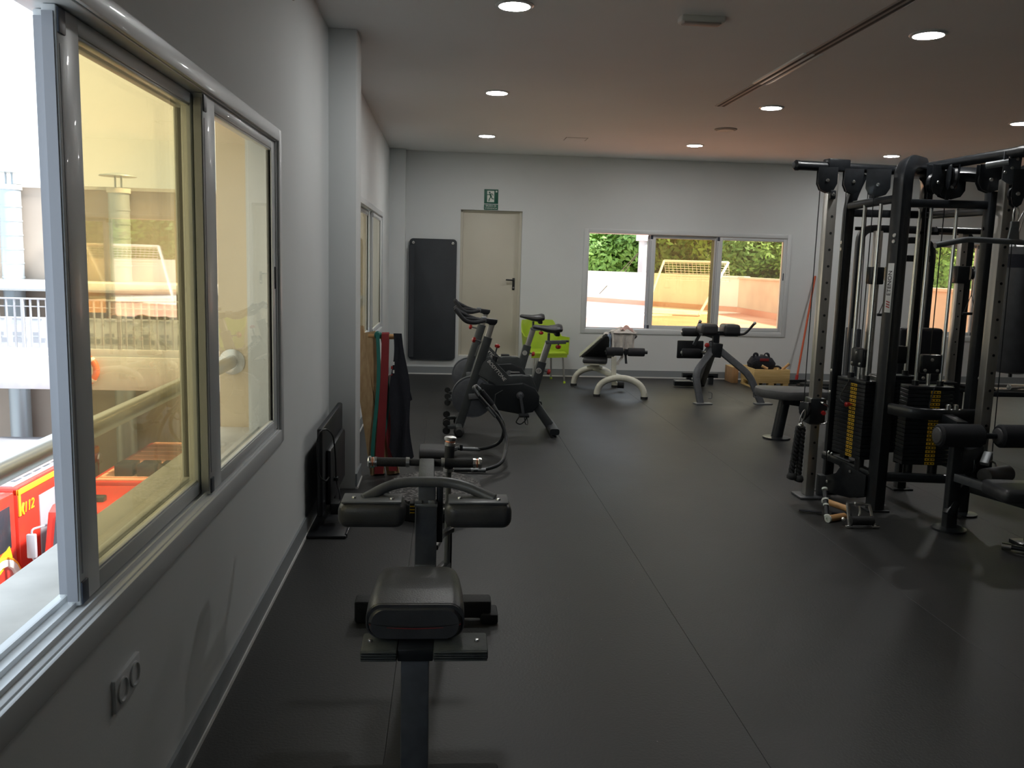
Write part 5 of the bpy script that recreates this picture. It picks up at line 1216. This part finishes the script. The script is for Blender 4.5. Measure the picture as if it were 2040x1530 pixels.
# ================================================================== punch bag
pbg = thing('punch_bag', 'black cylindrical punch bag hanging beside the chrome column', 'punch bag', (4.79, 7.0, .74))
obj('body', B().lathe([(0, .735), (.10, .737), (.165, .755), (.185, .80), (.185, 1.72), (.175, 1.79), (.12, 1.82), (0, 1.825)], (4.79, 7.0, 0), (0, 0, 1), 32), 'vinyl', pbg)
obj('top_band', B().lathe([(.1865, 1.62), (.188, 1.64), (.188, 1.71), (.1865, 1.73)], (4.79, 7.0, 0), (0, 0, 1), 32), 'black_cloth', pbg)
obj('bottom_ring', B().cyl((4.79, 7.0, .70), (4.79, 7.0, .74), .015, 8), 'black_metal', pbg)
for a in range(4):
    obj('chain', B().cyl((4.79 + .15 * math.cos(a * PI / 2 + .5), 7.0 + .15 * math.sin(a * PI / 2 + .5), 1.80), (4.79, 7.0, 2.16), .006, 6), 'steel', pbg)
obj('hanging_chain', B().cyl((4.79, 7.0, 2.15), (4.79, 7.0, H - .04), .008, 6), 'steel', pbg)
obj('ceiling_mount', B().mm((4.72, 6.93, H - .05), (4.86, 7.07, H + .001), .006), 'black_metal', pbg)

# ================================================================== padded seat on a pedestal leg
bs = thing('pedestal_seat', 'black padded seat on a single round leg behind the chrome column', 'gym seat', (3.1, 7.7, 0))
sp = B(); sp.prism([(-.02, .11), (.02, .22), (.10, .25), (.62, .17), (.64, -.13), (.20, -.20), (.13, -.17), (.0, -.02)], (2.89, 7.70, .425), (1, 0, 0), (0, 1, 0), .085, .026); obj('cushion', sp, 'vinyl_light', bs)
obj('leg', B().cyl((3.075, 7.72, .0), (3.135, 7.72, .395), .052, 20), 'black_metal', bs)
obj('base', B().lathe([(.125, 0), (.125, .014), (.07, .018)], (3.075, 7.72, 0), (0, 0, 1), 26), 'black_metal', bs)
obj('under_beam', B().bar((3.10, 7.70, .36), (3.62, 7.62, .30), .08, .06), 'black_metal', bs)
obj('bracket', B().mm((3.05, 7.62, .375), (3.24, 7.80, .39), .003), 'light_grey_metal', bs)
obj('rear_leg', B().bar((3.55, 7.63, 0), (3.55, 7.63, .33), .07, .06, UPY), 'black_metal', bs)

# ================================================================== crossover machine behind
cx = thing('cable_crossover', 'black cable crossover machine with chrome columns standing behind the tall multi station', 'gym machine', (4.4, 8.0, 0))
obj('outer_frame', B().bar([V((3.85, 8.0, 0)), V((3.855, 8.0, 1.955)), V((4.93, 8.0, 1.955)), V((4.93, 8.0, 0))], None, .07, .06, UPY, .012, fil=.13), 'black_metal', cx)
obj('inner_frame', B().bar([V((4.235, 8.05, 0)), V((4.24, 8.05, 1.86)), V((4.60, 8.05, 1.86)), V((4.60, 8.05, 0))], None, .06, .05, UPY, .01, fil=.14), 'black_metal', cx)
obj('pull_up_bar', B().tube([(4.50, 7.85, 1.955), (5.0, 7.85, 1.955)], .03, 12), 'black_metal', cx)
obj('middle_bar', B().bar((4.24, 8.05, 1.69), (4.60, 8.05, 1.69), .04, .06), 'black_metal', cx)
obj('base_beam', B().bar((3.80, 8.0, .04), (5.0, 8.0, .04), .09, .07), 'black_metal', cx)
for x, zc in ((3.975, 1.52), (4.80, 1.55)):
    c = obj('chrome_column', B().mm((x - .032, 7.86, .05), (x + .032, 7.93, 1.93), .006), 'brushed', cx)
    h0 = obj('hole', B().cyl((x, 7.861, .80), (x, 7.858, .80), .008, 8), 'seam_dark', c)
    for k in range(1, 9): share(h0, 'hole', (0, 0, .12 * k), c)
    w = obj('pulley_carriage', B().mm((x - .06, 7.83, zc - .08), (x + .06, 7.95, zc + .08), .01), 'black_metal', cx)
    obj('pulley_wheel', B().lathe([(.01, -.014), (.065, -.014), (.055, 0), (.065, .014), (.01, .014)], (x + .095, 7.86, zc + .02), (.9, -.3, 0), 22), 'black_plastic', w)
    obj('cable', B().cyl((x + .10, 7.84, zc - .03), (x + .10, 7.84, zc - .20), .004, 6), 'black_plastic', w)
    hnd = obj('hand_grip', B().cyl((x + .03, 7.84, zc - .36), (x + .17, 7.84, zc - .36), .014, 10), 'black_plastic', w)
    obj('grip_strap', B().tube([(x + .04, 7.84, zc - .36), (x + .10, 7.84, zc - .18), (x + .16, 7.84, zc - .36)], .005, 6), 'black_plastic', hnd)
obj('stack_shroud', B().mm((4.17, 7.72, .50), (4.60, 7.86, 1.05), .03, 3), 'black_plastic', cx)
obj('stack_shroud', B().mm((4.40, 7.78, .30), (4.66, 7.98, 1.02), .02, 3), 'black_plastic', cx)
obj('side_panel', B().mm((3.83, 7.86, .42), (3.88, 8.10, 1.02), .01), 'mat_foam', cx)
obj('knee_pad', B().mm((4.04, 7.70, .66), (4.16, 7.84, .86), .03, 3), 'vinyl', cx)
obj('pad_arm', B().bar((4.10, 7.80, .70), (4.24, 8.0, .62), .05, .05), 'black_metal', cx)
sbm = obj('support_beam', B().mm((3.95, 7.72, .36), (4.75, 7.86, .44), .01), 'black_metal', cx)
for k in range(7): obj('silver_rung', B().mm((4.02 + k * .022, 7.70, .44), (4.028 + k * .022, 7.715, .53)), 'steel', sbm)
obj('tray', B().mm((3.98, 7.62, .54), (4.72, 7.80, .565), .006), 'black_metal', cx)
for x, z in ((4.45, .47), (4.62, .50), (4.38, .60)): bolt(cx, (x, 7.62, z), (0, -1, 0), .016)

# ================================================================== low rack of chrome bars
bk = thing('bar_rack', 'low black rack near the wall carrying loose chrome bars', 'rack', (5.9, 8.5, 0))
obj('rail', B().bar((5.35, 8.45, .345), (6.9, 8.45, .345), .06, .05), 'black_metal', bk)
obj('rail', B().bar((5.35, 8.75, .345), (6.9, 8.75, .345), .06, .05), 'black_metal', bk)
for x in (5.45, 6.8):
    for y in (8.45, 8.75): obj('leg', B().bar((x, y, 0), (x, y, .34), .05, .05, UPY), 'black_metal', bk)
for i, (a, b_, r_, lab) in enumerate((((5.55, 8.46, .386), (6.55, 8.70, .386), .015, 'straight chrome bar lying aslant on the low rack'), ((5.45, 8.52, .384), (6.6, 8.46, .384), .013, 'thin chrome bar lying along the edge of the low rack'), ((5.75, 8.40, .425), (6.5, 8.62, .425), .022, 'thick chrome bar resting on top of the other bars'))):
    cbx = thing('chrome_bar', lab, 'bar', a, group='chrome bars on the low rack')
    obj('shaft', B().cyl(a, b_, r_, 14), 'chrome', cbx)
    d_ = (V(b_) - V(a)).normalized()
    for e, s in ((V(a), 1), (V(b_), -1)): obj('end_sleeve', B().cyl(e, e + d_ * s * .10, r_ * 1.35, 14), 'chrome' if i else 'rubber', cbx)
obj('hook_arm', B().tube(fillet([(5.38, 8.45, .37), (5.30, 8.42, .42), (5.18, 8.38, .44)], .03, 4), .022, 10), 'rubber', bk)
# chrome bar on the floor in front of the lat seat
fbx = thing('curl_bar', 'short chrome bar lying on the floor below the lat seat', 'bar', (3.4, 4.45, 0))
obj('shaft', B().cyl((3.20, 4.58, .02), (3.62, 4.28, .02), .014, 14), 'black_metal', fbx)
obj('collar', B().cyl((3.195, 4.583, .02), (3.235, 4.556, .02), .019, 14), 'chrome', fbx)
obj('collar', B().cyl((3.56, 4.322, .02), (3.62, 4.28, .02), .019, 14), 'chrome', fbx)
